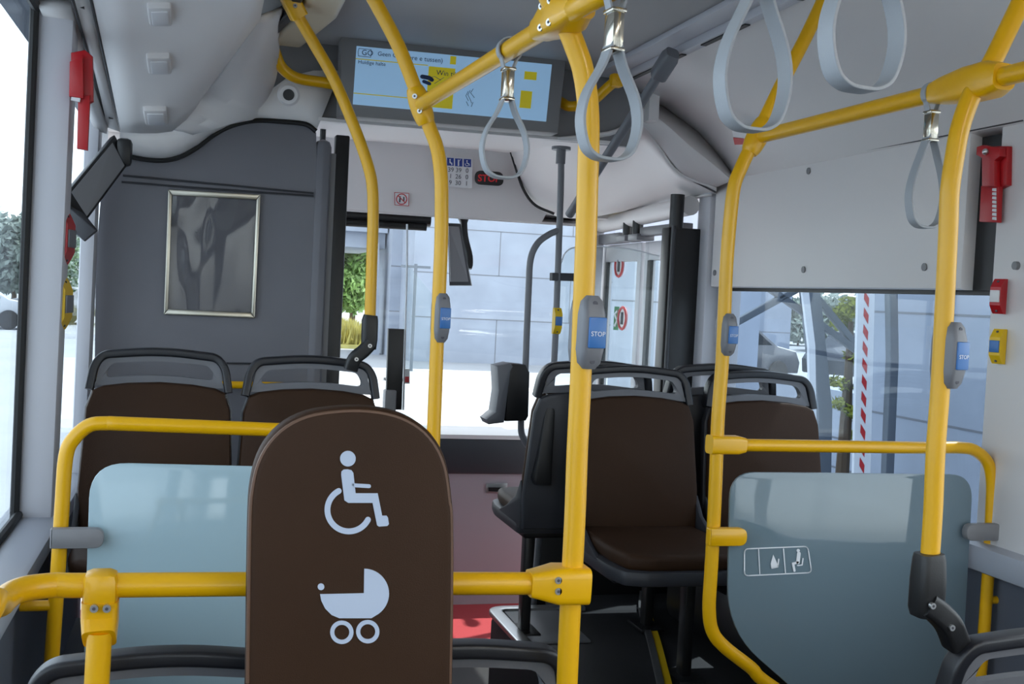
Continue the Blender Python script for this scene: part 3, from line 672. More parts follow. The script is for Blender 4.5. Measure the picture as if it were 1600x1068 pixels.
# ================================================================== SEATS
def make_seat(label, group, w=.43, base='pedestal'):
    t = thing('bus_seat', label, 'seat', (0, 0, 0), group)
    def yb(z): return .0 + (z-.47)*.16
    # shell and pad outline (x, z)
    def outline(ww, z0, top, arch):
        wt = ww*.93
        o = [(-ww/2*.96, z0), (-ww/2, z0+.12), (-wt/2-.004, top-.06), (-wt/2+.012, top-.012)]
        o += [(x*wt*.5*.93, top-.004+arch*(1-x*x)) for x in (-.85, -.5, 0, .5, .85)]
        o += [(-a, b) for a, b in o[3::-1]]
        return o
    def slab(o, yf, th, bev):
        p = [V((x, yb(z)+yf, z)) for x, z in o]
        return MB().prism(p, (0, th, 0), bev)
    slab(outline(w+.006, .40, .858, .018), .030, .035, .012).build('shell', 'darkgrey', t)
    slab(outline(w-.006, .455, .862, .020), -.012, .04, .014).build('backrest_pad', 'brown', t)
    # handle
    zb = .85; zt = .956
    path = fillet([V((-w*.455, yb(zb)+.03, zb)), V((-w*.43, yb(.92)+.03, .92)), V((-w*.375, yb(zt)+.03, zt-.004)), V((0, yb(zt)+.03, zt+.012)), V((w*.375, yb(zt)+.03, zt-.004)), V((w*.43, yb(.92)+.03, .92)), V((w*.455, yb(zb)+.03, zb))], [0, .05, .04, .25, .04, .05, 0], 6)
    MB().sweep(path, rrect(.024, .044, .007), (0, -1, 0)).build('grab_handle', 'hoop', t)
    # inner lip (frame of the opening)
    zi = zt-.024
    ip = fillet([V((-w*.36, yb(.895)+.03, .885)), V((-w*.325, yb(zi)+.03, zi-.004)), V((0, yb(zi)+.03, zi+.008)), V((w*.325, yb(zi)+.03, zi-.004)), V((w*.36, yb(.895)+.03, .885)), V((0, yb(.9)+.03, .899))], [.02, .02, .2, .02, .02, .2], 5, True)
    n = len(ip); 
    op = []
    for q in ip:
        fx = 1.0
        x = q.x*1.30 if abs(q.x) > w*.2 else q.x
        z = zt+.004-abs(q.x)*.05 if q.z > .925 else .858+.012*(1-(q.x/(w*.4))**2)
        x = max(-w*.452, min(w*.452, x))
        if z > .95: x = max(-w*.372, min(w*.372, x))
        op.append(V((x, yb(z)+.03, z)))
    vs = [q+V((0, -.012, 0)) for q in op]+[q+V((0, -.010, 0)) for q in ip]+[q+V((0, .014, 0)) for q in op]+[q+V((0, .014, 0)) for q in ip]
    fs = []
    for i in range(n):
        j = (i+1) % n; fs += [[i, j, n+j, n+i], [n+i, n+j, 3*n+j, 3*n+i], [2*n+i, 2*n+j, 3*n+j, 3*n+i], [i, j, 2*n+j, 2*n+i]]
    MB().add(vs, fs).build('handle_trim', 'lip', t)
    # cushion, pan
    cu = [(-.5, .02), (-.5, -.30), (-.46, -.40), (-.3, -.425), (.3, -.425), (.46, -.40), (.5, -.30), (.5, .02)]
    MB().prism([V((x*(w-.03), y, .415)) for x, y in fillet2(cu, .03)], (0, 0, .05), .018, 3).build('cushion', 'brown', t)
    b = MB()
    b.prism([V((x*(w+.006)*1.0, y*1.02-.003, .375)) for x, y in fillet2(cu, .03)], (0, 0, .045), .012)
    for s in (-1, 1): b.prism([V((s*(w/2-.012), yy, zz)) for yy, zz in ((.03, .40), (-.28, .40), (-.15, .445), (-.03, .50), (.02, .56), (.04, .5))], (s*.014, 0, 0), .003)
    b.build('seat_pan', 'darkgrey', t)
    b = MB().lim(.122, .156, -.14, -.09, 0.012, .38, .006); b.build('leg', 'black', t)
    MB().box((.139, -.12, .008), (.09, .14, .012), .003).build('foot_plate', 'black', t)
    MB().box((0, -.16, .362), (w*.8, .2, .035), .008).build('crossbar', 'black', t)
    return t
def fillet2(o, r): return [(q.x, q.y) for q in fillet([V((a, b, 0)) for a, b in o], r, 4, True)]
proto = make_seat('brown rear-facing seat in the left corner next to the window', 'rear-facing seats by the cab')
proto.location = (-.105, 3.43, .325)
def seat(x, y, z, rz, label, group, src=None):
    c = copy_tree(src or proto); c.location = (x, y, z); c.rotation_euler.z = rz; c['label'] = label; c['group'] = group; return c
seat(.335, 3.43, .318, 0, 'brown rear-facing seat in front of the cab door, black pole bracket on its handle', 'rear-facing seats by the cab')
sC = seat(1.385, 3.45, .322, 0, 'brown rear-facing seat right of the thick centre pole, its cushion in view', 'rear-facing seats on the right')
seat(1.845, 3.45, .318, 0, 'brown rear-facing seat next to the right window behind the right glass panel', 'rear-facing seats on the right')
sE = seat(1.275, 3.72, .33, math.pi, 'forward-facing aisle seat behind the centre pole, showing its black back', 'forward-facing seats on the right podium')
seat(1.735, 3.72, .335, math.pi, 'forward-facing seat near the window, only its handle showing behind the rear-facing pair', 'forward-facing seats on the right podium')
seat(-.03, 1.885, -.026, math.pi, 'front seat at the bottom left corner, dark handle arch before the left glass panel', 'seats cut off at the bottom edge')
seat(.41, 1.875, -.026, math.pi, 'front seat half hidden by the pushchair backrest, handle arch before the red floor', 'seats cut off at the bottom edge')
seat(1.50, 1.84, -.026, math.pi, 'seat in the bottom right corner with black pole bracket on its handle', 'seats cut off at the bottom edge')
# arm rest beside the aisle seat
ar = MB().prism([PY(858, 616, 3.6), PY(866, 618, 3.6), PY(868, 640, 3.6), PY(862, 758, 3.6), PY(838, 758, 3.6), PY(834, 748, 3.6), PY(842, 710, 3.6), PY(852, 640, 3.6)], (0, .05, 0), .006).build('armrest', 'black', sE)
ar.matrix_parent_inverse = Matrix.Identity(4)
ar.data.transform(Matrix.Translation(V(sE.location))); ar.data.transform((Matrix.Translation(V(sE.location)) @ Matrix.Rotation(math.pi, 4, 'Z')).inverted())

# ================================================================== SCREEN AND FRONT
YS = 4.0
c4 = [PY(534, 55, YS), PY(885, 90, YS), PY(872, 208, YS), PY(530, 180, YS)]
t = thing('information_screen', 'wide lit information screen in a grey housing under the ceiling', 'screen', (c4[3]+c4[2])/2)
q = MB(); q.prism(c4, (0, .1, 0), .006); q.build('housing', 'bezel', t)
s4 = [PY(557, 72, YS-.001), PY(862, 101, YS-.001), PY(853, 190, YS-.001), PY(551, 163, YS-.001)]
scr = MB().prism(s4, (0, -.003, 0)).build('display', 'screen', t)
def sp(u, v, k=.0045):   # u,v in 0..1 on display (v down)
    a = s4[0].lerp(s4[1], u); b = s4[3].lerp(s4[2], u); return a.lerp(b, v) + V((0, -k, 0))
def quad(name, u0, u1, v0, v1, m): return MB().prism([sp(u0, v0, .0034), sp(u1, v0, .0034), sp(u1, v1, .0034), sp(u0, v1, .0034)], (0, -.0006, 0)).build(name, m, scr)
xd = (sp(1, .5)-sp(0, .5)); yd = sp(.5, 0)-sp(.5, 1)
def stext(s, u, v, size, al='LEFT', m='screenink'): return text('lettering', s, size, sp(u, v), xd, yd, m, scr, al)
quad('advert', .365, .50, .23, .93, 'screeny'); quad('arrow', .47, .50, .02, .16, 'screeny')
quad('rule', 0, .36, .21, .225, 'screeny'); quad('rule', 0, .36, .80, .815, 'screeny')
quad('block', .86, .925, .16, .30, 'screeny'); quad('block', .85, .91, .50, .80, 'screeny')
stext('GO', .026, .105, .026); stext('Geen CO', .105, .10, .021); stext('ere e tussen)', .26, .115, .023); stext('Huidige halte', .012, .27, .018)
stext('Win tijd!', .405, .33, .025); stext('Koop i', .415, .60, .022); stext('Ech-i m', .355, .70, .022)
q = MB()
def sst(pts, w): 
    o = stroke([(a*1.0, b*.3) for a, b in pts], w, 4); q.prism([sp(a, b/.3, .0040) for a, b in o], (0, -.0004, 0))
for pts in ([(.012, .04), (.072, .04), (.075, .1), (.072, .17), (.012, .17), (.009, .1), (.012, .04)], [(.575, .60), (.565, .68), (.58, .76)], [(.585, .58), (.575, .66), (.59, .74), (.598, .80)], [(.60, .55), (.588, .62), (.61, .70)], [(.57, .78), (.583, .85)], [(.605, .78), (.598, .86)], [(.37, .42), (.40, .40), (.43, .45)], [(.40, .52), (.43, .44), (.445, .40)]): sst(pts, .0025)
q.build('drawing', 'screenink', scr)
for pts, w in (([(.335, .42), (.37, .43), (.385, .46)], .022), ([(.345, .50), (.375, .53)], .018), ([(.755, .52), (.77, .54)], .022)):
    q = MB(); o = stroke([(a, b*.3) for a, b in pts], w, 4); q.prism([sp(a, b/.3, .0042) for a, b in o], (0, -.0004, 0)); q.build('hand_drawing', 'screenink', scr)
# yellow front hoop rail
t = thing('front_rail', 'yellow curved rail passing behind the information screen', 'rail', PY(500, 128, 4.06))
MB().tube(spline([PY(424, 66, 3.95), PY(430, 82, 3.99), PY(440, 105, 4.02), PY(462, 121, 4.04), PY(500, 128, 4.055), PY(560, 135, 4.10), V((.8, 4.107, 2.245)), V((1.2, 4.107, 2.24)), PY(890, 166, 4.06), PY(924, 158, 4.04), PY(948, 138, 4.0), PY(966, 122, 3.96)], 6), .019).build('rail', 'yellow', t)
MB().box(PY(963, 126, 3.97), (.05, .04, .05), .012).build('end_fitting', 'yellow', t)
# dome camera
c = PY(451, 148, 4.02); n = (CP-c).normalized()
t = thing('dome_camera', 'small round ceiling camera with black lens beside the screen', 'camera', c)
MB().tube([c-n*-.0+n*0, c+n*.018, c+n*.028], .038, 24, scale=[1, 1, .8]).build('ring', 'white', t)
MB().tube([c+n*.026, c+n*.031], .019, 20).build('lens', 'black', t)
# ceiling lamp strip
t = thing('ceiling_lamp', 'cream lamp cover at the top beside the slim yellow pole', 'lamp', PY(470, 30, 3.6))
a, b = PY(500, -15, 3.5), PY(447, 66, 3.98); a.z = b.z = 2.325; 
MB().sweep([a+V((0, -3.5, 0)), a, b-V((0, .03, 0)), b], rrect(.11, .05, .02), (0, 0, 1), scale=[1, 1, 1, .8]).build('lamp_shade', 'lampcover', t)
MB().sweep([a+V((-.078, -3.5, 0)), a+V((-.078, 0, 0)), b+V((-.078, 0, 0))], rrect(.03, .05, .006), (0, 0, 1)).build('trim', 'darkgrey', t)
# grey poles at the front
def gtube(pts, r=.0125): return MB().tube(pts, r, 14)
t = thing('grey_pole', 'grey vertical pole under the bright soffit near the front door', 'pole', (1.25, 4.18, 0))
top = PY(877, 231, 4.18); bt = V((1.262, 4.18, 0))
gtube(spline([top, PY(876, 300, 4.18), PY(871, 440, 4.18), PY(866, 560, 4.18), PY(858, 640, 4.18), bt], 3)).build('pole', 'tubegrey', t)
q = MB().cyl(top+V((0, 0, .004)), top+V((0, 0, -.008)), .036); q.cyl(top, top+V((0, 0, -.06)), .018); q.build('flange', 'tubegrey', t)
MB().sweep([PY(861, 432, 4.17), PY(900, 433, 4.2), V((1.42, 4.24, PY(900, 433, 4.2).z))], rrect(.03, .02, .004), (0, -1, 0)).build('cross_bracket', 'darkgrey', t)
gtube(spline([PY(872, 360, 4.18), PY(858, 366, 4.18), PY(840, 380, 4.18), PY(829, 405, 4.18), PY(826, 450, 4.18), PY(823, 520, 4.18), PY(820, 590, 4.18), PY(814, 660, 4.18), PY(818, 685, 4.18), PY(832, 703, 4.18), PY(852, 716, 4.18)], 6)).build('loop', 'tubegrey', t)
t = thing('ticket_machine', 'grey and black ticket validator on the looped grey pole', 'machine', PY(802, 640, 4.15))
MB().prism([PY(a, b, 4.10) for a, b in ((795, 572), (802, 568), (822, 570), (828, 582), (826, 650), (822, 657), (790, 658))], (0, .1, 0), .006).build('body', 'black', t)
MB().prism([PY(a, b, 4.095) for a, b in ((777, 572), (797, 567), (802, 572), (798, 580), (788, 660), (764, 663), (760, 655), (774, 644), (779, 610))], (0, .11, 0), .006).build('front_cover', 'lip', t)
def yellow_box(c, h, w, dep, n, label, body='yellowp', face='blue', group=None, name='stop_button'):
    n = V(n).normalized(); z = V((0, 0, 1)); s = z.cross(n).normalized()
    t = thing(name, label, 'button', c, group)
    rows = []
    for zz, k in ((-.5, .35), (-.44, .55), (-.26, 1), (.26, 1), (.44, .55), (.5, .35)):
        rows.append([c+s*(-w/2)+z*zz*h, c+s*(w/2)+z*zz*h, c+s*(w/2*.9)+n*dep*k+z*zz*h, c-s*(w/2*.9)+n*dep*k+z*zz*h])
    vs = [p for r in rows for p in r]; fs = [[i*4+k, i*4+(k+1) % 4, i*4+4+(k+1) % 4, i*4+4+k] for i in range(5) for k in range(4)]+[[0, 1, 2, 3], [20, 21, 22, 23]]
    MB().add(vs, fs).build('housing', body, t)
    rot = Matrix((s, n, z)).transposed()
    MB().box(c+n*(dep+.0015), (w*.78, .006, h*.34), .001, rot).build('push_plate', face, t)
    for k in (-1, 1): MB().cyl(c+z*(k*h*.42)+n*dep*.4, c+z*(k*h*.42)+n*(dep*.72), .003, 10).build('screw', 'ink', t)
    return t
yellow_box(PY(869, 501, 4.166), .098, .034, .022, (.15, -1, 0), 'tiny yellow stop button on the grey pole near the front', group=None)
t = thing('diagonal_pole', 'grey diagonal pole from the ceiling trim down behind the centre pole', 'pole', PY(1041, 95, 3.55))
a, b = PY(1040, 100, 3.5), PY(893, 330, 4.1)
gtube([a, b, b+(b-a).normalized()*.02], .0165).build('pole', 'tubegrey', t)
d = (b-a).normalized(); k = MB().sweep([a-d*.05, a-d*.03, a+d*.05, a+d*.055], rrect(.056, .056, .02), (0, -1, 0), scale=[.8, 1, 1, .9]).build('end_fitting', 'tubegrey', t)
screw(a+d*.01+V((-.004, -.03, 0)), (0, -1, 0), .007, k)
# stickers and STOP lamp on header
YH = 5.41
t = thing('stop_sign', 'dark oval STOP sign with red letters on the front header', 'sign', PY(764, 279, YH))
o = fillet([V((742, 266, 0)), V((786, 269, 0)), V((786, 291, 0)), V((741, 288, 0))], 10, 6, True)
MB().prism([PY(p.x, p.y, YH) for p in o], (0, -.012, 0), .002).build('housing', 'black', t)
text('lettering', 'STOP', .046, PY(764, 279, YH-.0135), PY(786, 280, YH)-PY(742, 278, YH), (0, 0, 1), 'stopled', t, 'CENTER', .0008)
t = thing('capacity_sticker', 'white capacity table with three blue pictograms on the front header', 'sticker', PY(717, 270, YH))
def P_(a, b, k=0): return PY(a, b, YH-.001-k)
base = MB().prism([P_(680, 243), P_(739, 247), P_(737, 294), P_(678, 290)], (0, -.001, 0)).build('sheet', 'paper', t)
xd2 = P_(739, 247)-P_(680, 243); yd2 = P_(739, 247)-P_(737, 294)
for i, (x0, x1, y0) in enumerate(((698.5, 709, 246.2), (711, 722.5, 247.3), (724.5, 736, 248.2))):
    sq = MB().prism([P_(x0, y0, .001), P_(x1, y0+.6, .001), P_(x1, y0+12.8, .001), P_(x0, y0+12.2, .001)], (0, -.0008, 0)).build('pictogram', 'signblue', t)
    q = MB(); cx = (x0+x1)/2
    def st(pts, w): q.prism([P_(a, b, .0021) for a, b in stroke(pts, w, 4)], (0, -.0006, 0))
    q.prism([P_(a, b, .0021) for a, b in disc(cx-.6, y0+3, 1.1, 10)], (0, -.0006, 0))
    if i == 0: st([(cx-.6, y0+5), (cx-.4, y0+8), (cx+2, y0+8.6), (cx+2.2, y0+11)], 1.7)
    elif i == 1: st([(cx-.4, y0+5), (cx-.4, y0+11)], 2.2); st([(cx, y0+5), (cx+2.6, y0+1.8)], .8)
    else: st([(cx-.6, y0+4.5), (cx-.4, y0+7), (cx+2.2, y0+7.4), (cx+3.2, y0+10)], 1.2); st(arc(cx-.6, y0+8.2, 2.6, 200, 40, 10), .8)
    q.build('symbol', 'lettwhite', sq)
for r_, row in enumerate((('39', '39', '0'), ('1', '26', '0'), ('9', '30', '1'))):
    for i, s in enumerate(row): text('lettering', s, .030, P_((704.5, 716.5, 729.8)[i]-r_*.4, 265.2+r_*10+i*.8, .002), xd2, yd2, 'ink', t, 'CENTER')
t = thing('prohibition_sticker', 'small white sticker with a red crossed circle on the front header', 'sticker', PY(627, 311, 5.45))
def P2(a, b, k=0): return PY(a, b, 5.42+.08*((b-215)/130)-.004-k)
MB().prism([P2(a.x, a.y) for a in fillet([V((617, 300, 0)), V((639, 301.5, 0)), V((638.5, 322, 0)), V((616.5, 320.5, 0))], 2.5, 4, True)], (0, -.001, 0)).build('sheet', 'paper', t)
q = MB()
o = [(a, b) for a, b in stroke(arc(627.5, 311, 8, 0, 352, 30), 1.5, 2)]; q.prism([P2(a, b, .001) for a, b in o], (0, -.0006, 0)); q.prism([P2(a, b, .001) for a, b in stroke([(622, 305.5), (633, 316.5)], 1.4, 3)], (0, -.0006, 0)); q.build('prohibition_ring', 'redprint', t)
q = MB(); co = [(616.5, 300.5), (639, 302), (638.5, 321.5), (617, 320)]
for a_, b_ in zip(co, co[1:]+co[:1]): q.prism([P2(a, b, .001) for a, b in stroke([a_, b_], .9, 3)], (0, -.0005, 0))
q.build('border', 'redprint', t)
q = MB(); q.prism([P2(a, b, .001) for a, b in disc(625, 307.5, 1.3, 10)], (0, -.0005, 0)); q.prism([P2(a, b, .001) for a, b in stroke([(625, 310), (624.5, 315)], 2.4, 4)], (0, -.0005, 0)); q.prism([P2(a, b, .001) for a, b in stroke([(631, 308), (631, 313)], 2, 4)], (0, -.0005, 0)); q.build('figure', 'ink', t)
# small round thing under header strip
t = thing('ceiling_sensor', 'small half-round sensor on the bright soffit behind the far pole', 'sensor', PY(682, 209, 4.9))
MB().ball(PY(682, 207, 4.9), .055, (1, 1, .5)).build('body', 'lip', t)
# roller blind
t = thing('roller_blind', 'rolled-up black sun blind at the top of the windscreen', 'blind', PY(598, 344, 5.6))
MB().tube([PY(510, 334, 5.6), PY(672, 344, 5.6)], .033, 16).build('roller', 'black', t)
MB().tube([PY(514, 346, 5.58), PY(666, 355, 5.58)], .018, 12).build('bottom_bar', 'rubber', t)
# mirror display hanging at windscreen
t = thing('hanging_mirror', 'grey rectangular mirror hanging on a black arm at the windscreen', 'mirror', PY(718, 390, 5.5))
q4 = [PY(699, 348, 5.42), PY(719, 349, 5.5), PY(737, 446, 5.5), PY(702, 446, 5.42)]
MB().prism(q4, (.012, .04, 0), .006).build('frame', 'darkgrey', t)
g4 = [PY(701, 353, 5.41), PY(717, 354, 5.475), PY(732, 440, 5.475), PY(704, 440, 5.41)]
MB().prism(g4, (0, .012, 0)).build('mirror_glass', 'midgrey', t)
MB().sweep(spline([PY(724, 341, 5.55), PY(726, 370, 5.56), PY(733, 400, 5.56), PY(733, 420, 5.55)], 4), rrect(.04, .05, .012), (0, -1, 0), scale=[1.2]+[.8]*11+[.6]).build('arm', 'black', t)
# bulkhead latch
t = thing('flush_latch', 'small chrome flush latch on the front bulkhead', 'latch', PY(776, 762, 5.4))
MB().prism([PY(a, b, 5.402) for a, b in ((759, 755), (792, 754), (792, 770), (759, 769))], (0, -.012, 0), .003).build('plate', 'alu', t)
MB().prism([PY(a, b, 5.388) for a, b in ((763, 761), (790, 761), (789, 768), (763, 767))], (0, -.003, 0)).build('grip_recess', 'black', t)
# cab door
t = thing('cab_door', 'cab door with a dark post and a clear pane with a slanted top edge', 'door', (.86, 4.4, 0))
MB().prism([PY(607, 513, 4.42), PY(632, 514, 4.42), PY(628, 640, 4.42), PY(603, 640, 4.42)], (0, .03, 0), .004).build('post', 'black', t)
q = MB().lim(.70, .745, 4.40, 4.46, .0, 1.12, .006); q.build('lower_post', 'midgrey', t)
MB().lim(.25, .70, 4.42, 4.45, .05, .95, .006).build('door_panel', 'midgrey', t)
MB().prism([PY(636, 352, 4.46), PY(637, 412, 4.46), PY(684, 470, 4.46), PY(684, 700, 4.46), PY(624, 700, 4.46)], (0, .006, 0)).build('pane', 'screenglass', t)
MB().tube([PY(636, 350, 4.45), PY(636, 412, 4.45), PY(630, 640, 4.45)], .004, 6).build('pane_edge', 'lettwhite', t)
c = PY(634, 590, 4.44); k = MB().prism([PY(a, b, 4.452) for a, b in ((631, 576), (640, 576), (640, 599), (631, 599))], (0, -.002, 0)).build('notice', 'paper', t)
MB().prism([PY(a, b, 4.449) for a, b in ((632, 588), (639, 588), (639, 597), (632, 597))], (0, -.001, 0)).build('red_print', 'redprint', k)
# pieces seen through the gap between partition and jamb
t = thing('side_mirror', 'dark slanted cab mirror seen past the partition edge', 'mirror', PY(496, 385, 4.6))
MB().prism([PY(a, b, 4.7) for a, b in ((488, 338), (512, 340), (494, 437), (484, 436))], (0, .04, 0), .006).build('housing', 'black', t)
MB().tube([PY(497, 345, 4.72), V((.45, 4.72, 2.0)), V((.45, 4.72, 2.21))], .012, 8).build('arm', 'black', t)
# poster frame
t = thing('poster_frame', 'silver snap frame with a crinkled clear film on the cab partition', 'frame', PY(330, 495, 4.19))
fo = [PY(263, 296, 4.197), PY(407, 304, 4.197), PY(398, 497, 4.197), PY(256, 491, 4.197)]; ce = sum(fo, V())/4
fi = [p.lerp(ce, .0) + (ce-p).normalized()*.024 for p in fo]
for a in range(4):
    b = (a+1) % 4
    MB().prism([fo[a], fo[b], fi[b], fi[a]], (0, -.014, 0), .004).build('frame_bar', 'gold', t)
N = 26; rows = []
for i in range(N+1):
    r_ = []
    for j in range(N+1):
        p = fi[0].lerp(fi[1], j/N).lerp(fi[3].lerp(fi[2], j/N), i/N)
        u, v = j/N, i/N
        wv = .0011*math.sin(7*u+4*v+1.6*math.sin(4*v)) + .0006*math.sin(13*u-5*v+1.5*math.sin(4*u)) + .0002*math.sin(26*u+5*v)
        r_.append(p+V((0, -.003-wv, 0)))
    rows.append(r_)
MB().grid(rows).build('film', 'sheet', t)
# rail on the partition behind the seats
t = thing('wall_rail', 'short yellow rail on the cab partition behind the two left seats', 'rail', PY(370, 600, 4.12))
MB().tube(spline([PY(175, 597, 4.19), PY(180, 598, 4.14), PY(200, 598, 4.12), PY(370, 601, 4.12), PY(470, 603, 4.12), PY(488, 603, 4.14), PY(492, 603, 4.19)], 4), .013).build('rail', 'yellow', t)
# tilted monitor at the left window
t = thing('wall_monitor', 'tilted black framed screen on a bracket at the left window', 'monitor', PY(150, 300, 3.9))
mq = [PY(180, 210, 4.0), PY(100, 306, 3.72), PY(130, 353, 3.72), PY(203, 254, 4.0)]
nrm = (mq[1]-mq[0]).cross(mq[3]-mq[0]).normalized(); nrm = nrm if nrm.dot(CP-mq[0]) > 0 else -nrm
MB().prism(mq, -nrm*.03, .006).build('casing', 'black', t)
ce = sum(mq, V())/4; iq = [ce+(p-ce)*.8 for p in mq]
MB().prism([p+nrm*.0005 for p in iq], nrm*.002).build('display', 'midgrey', t)
MB().sweep([PY(96, 322, 3.75), PY(120, 345, 3.72), PY(142, 368, 3.72)], rrect(.06, .05, .006), (0, 0, 1)).build('bracket', 'darkgrey', t)
MB().box(PY(194, 238, 4.0), (.05, .05, .09), .015).build('pivot', 'black', t)
# door of the front
t = thing('front_door', 'folding front door with two glazed leaves at the right', 'door', (2.07, 5.2, -.1))
for (y0, y1) in ((4.60, 5.20), (5.24, 5.80)):
    zt, zb_ = 1.80, -.12
    fr = MB().lim(2.05, 2.09, y0, y0+.055, zb_, zt, .006).lim(2.05, 2.09, y1-.055, y1, zb_, zt, .006).lim(2.05, 2.09, y0+.05, y1-.05, zt-.09, zt, .006).lim(2.05, 2.09, y0+.05, y1-.05, zb_, zb_+.1, .006)
    f_ = fr.build('leaf_frame', 'pillar', t)
    MB().lim(2.066, 2.072, y0+.05, y1-.05, zb_+.08, zt-.07).build('pane', 'glass', f_)
    MB().lim(2.045, 2.06, y1-.10, y1-.055, zb_+.1, zt-.09, .002).build('seal', 'rubber', f_)
q = MB().lim(1.885, 2.05, 4.52, 4.60, .34, 1.83, .008); q.build('post_cover', 'black', t)
MB().tube([V((1.90, 4.50, .34)), V((1.90, 4.50, 1.835))], .010, 10).build('post_rail', 'darkgrey', t)
MB().tube([V((2.0, 4.57, 1.93)), V((2.0, 5.75, 1.90))], .042, 16).build('drive_cover', 'white', t)
q = MB().cyl((1.93, 4.55, 1.80), (1.93, 4.55, 1.97), .03).cyl((1.99, 5.15, 1.83), (1.99, 5.15, 1.93), .026).cyl((1.99, 5.28, 1.83), (1.99, 5.28, 1.93), .026); q.build('hinge_shaft', 'black', t)
MB().lim(1.96, 2.05, 5.08, 5.2, 1.80, 1.83, .004).lim(1.96, 2.05, 5.24, 5.36, 1.80, 1.83, .004).lim(1.99, 2.05, 5.4, 5.75, 1.80, 1.85, .004).lim(1.98, 2.04, 4.62, 5.1, 1.82, 1.86, .004).build('hinge_arm', 'tubegrey', t)
b = PX(955, 325, 1.98); MB().box(b, (.04, .16, .03), .006).build('emergency_handle', 'yellowp', t)
t = thing('draught_screen', 'clear curved-edge screen between the front door and the seats', 'screen', (1.6, 4.3, .4))
edge = spline([PY(876, 412, 4.36), PY(884, 394, 4.36), PY(900, 386, 4.36), PY(940, 385, 4.36), PY(985, 389, 4.36), PY(1030, 400, 4.36)], 5)
MB().prism([V((1.31, 4.36, .55))] + edge + [V((edge[-1].x, 4.36, .55))], (0, .006, 0)).build('pane', 'screenglass', t)
MB().tube(edge, .003, 6).build('pane_edge', 'lettwhite', t)
MB().lim(1.30, 2.03, 4.32, 4.35, 0, .98, .004).build('light_block_panel', 'black', t)  # dark panel added to block door light; also carries the pane
def round_sign(px, py, X, r, label):
    t = thing('door_sticker', label, 'sticker', PX(px, py, X), 'stickers on the front door')
    c = PX(px, py, X); q = MB(); ci = [c+V((0, r*math.cos(a), r*1.0*math.sin(a))) for a in [2*math.pi*k/24 for k in range(24)]]
    MB().prism(ci, (-.001, 0, 0)).build('sheet', 'paper', t)
    MB().tube([p+V((-.002, 0, 0)) for p in [c+(p-c)*.88 for p in ci]], r*.12, 6, True).build('prohibition_ring', 'redprint', t)
    MB().tube([c+V((-.002, 0, -r*.5)), c+V((-.002, 0, r*.5))], r*.16, 6).build('figure', 'ink', t)
round_sign(968, 415, 2.060, .062, 'round red-edged sticker high on the front door glass'); round_sign(973, 497, 2.060, .062, 'round red-edged sticker lower on the front door glass')
t = thing('exit_sticker', 'small green sticker on the front door beside the lower red ring', 'sticker', PX(963, 497, 2.060))
c = PX(963, 497, 2.059); MB().box(c, (.001, .07, .12)).build('sheet', mat('exit_green', (30, 120, 62), .5, bump=.02), t)
q = MB(); c += V((-.001, 0, 0))
for a, b in (((0, -.02, .04), (0, .02, .02)), ((0, .02, .02), (0, -.02, -.01)), ((0, -.02, -.01), (0, .01, -.04))): q.tube([c+V(a), c+V(b)], .007, 6)
q.build('figure', 'lettwhite', t)
# red and yellow things on the pillars
def hammer(label, f, out, case4, hpts, bpts):
    """f(px, py, lift) -> point on the pillar face raised by lift along out"""
    t = thing('emergency_hammer', label, 'hammer', f(*case4[0], 0), 'emergency hammers'); o = V(out)
    MB().prism([f(a, b, 0) for a, b in case4], o*.02, .004).build('holder', 'red', t)
    h_ = MB().prism([f(a, b, .012) for a, b in hpts], o*.018, .004).build('handle', 'red', t)
    MB().prism([f(a, b, .020) for a, b in bpts], o*.022, .005).build('cover', 'red', t)
    return t, h_
fl = lambda a, b, k: PY(a, b, 3.302-k)
t, h_ = hammer('red emergency hammer in its holder on the left window pillar', fl, (0, -1, 0), [(112, 84), (134, 80), (146, 90), (147, 160), (136, 166), (111, 152)], [(123, 150), (142, 150), (138, 236), (121, 233)], [(110, 98), (131, 88), (132, 156), (109, 152)])
MB().prism([fl(a, b, .03) for a, b in ((112, 152), (126, 154), (125, 160), (111, 157))], (0, -.008, 0)).build('seal_tag', 'paper', t)
frr = lambda a, b, k: PX(a, b, 2.052-k)
t, h_ = hammer('red emergency hammer with white scale on the right pillar', frr, (-1, 0, 0), [(1545, 229), (1583, 229), (1582, 290), (1568, 296), (1548, 292)], [(1541, 291), (1568, 291), (1566, 348), (1538, 347)], [(1536, 230), (1545, 227), (1572, 232), (1573, 245), (1564, 252), (1564, 292), (1544, 292), (1544, 248), (1535, 243)])
MB().ball(frr(1540, 237, .045), .009).build('steel_tip', 'alu', t)
q = MB()
for k in range(8): q.prism([frr(a, b, .0305) for a, b in ((1551, 294+k*6.4), (1557, 294+k*6.4), (1557, 299+k*6.4), (1550.5, 298+k*6.4))], (-.001, 0, 0))
q.build('scale_print', 'paper', h_)
def wall_button(cx, cy, Y, label, body, face, n, h, w=.05, g='buttons on the window pillars', nm='stop_button'): return yellow_box(PY(cx, cy, Y), h, w, .026, n, label, body, face, g, nm)
wall_button(96, 372, 3.36, 'red emergency button on the left window pillar under the hammer', 'red', 'lip', (1, -.15, 0), .142, .09, nm='emergency_button')
wall_button(92, 474, 3.36, 'yellow stop button on the left window pillar', 'yellowp', 'tubegrey', (1, -.15, 0), .142, .09)
wall_button(1564, 463, 2.60, 'red emergency button on the right pillar', 'red', 'paper', (-1, -.35, 0), .092, .034, nm='emergency_button')
wall_button(1563, 541, 2.60, 'yellow stop button with blue plate on the right pillar', 'yellowp', 'blue', (-1, -.35, 0), .092, .034)
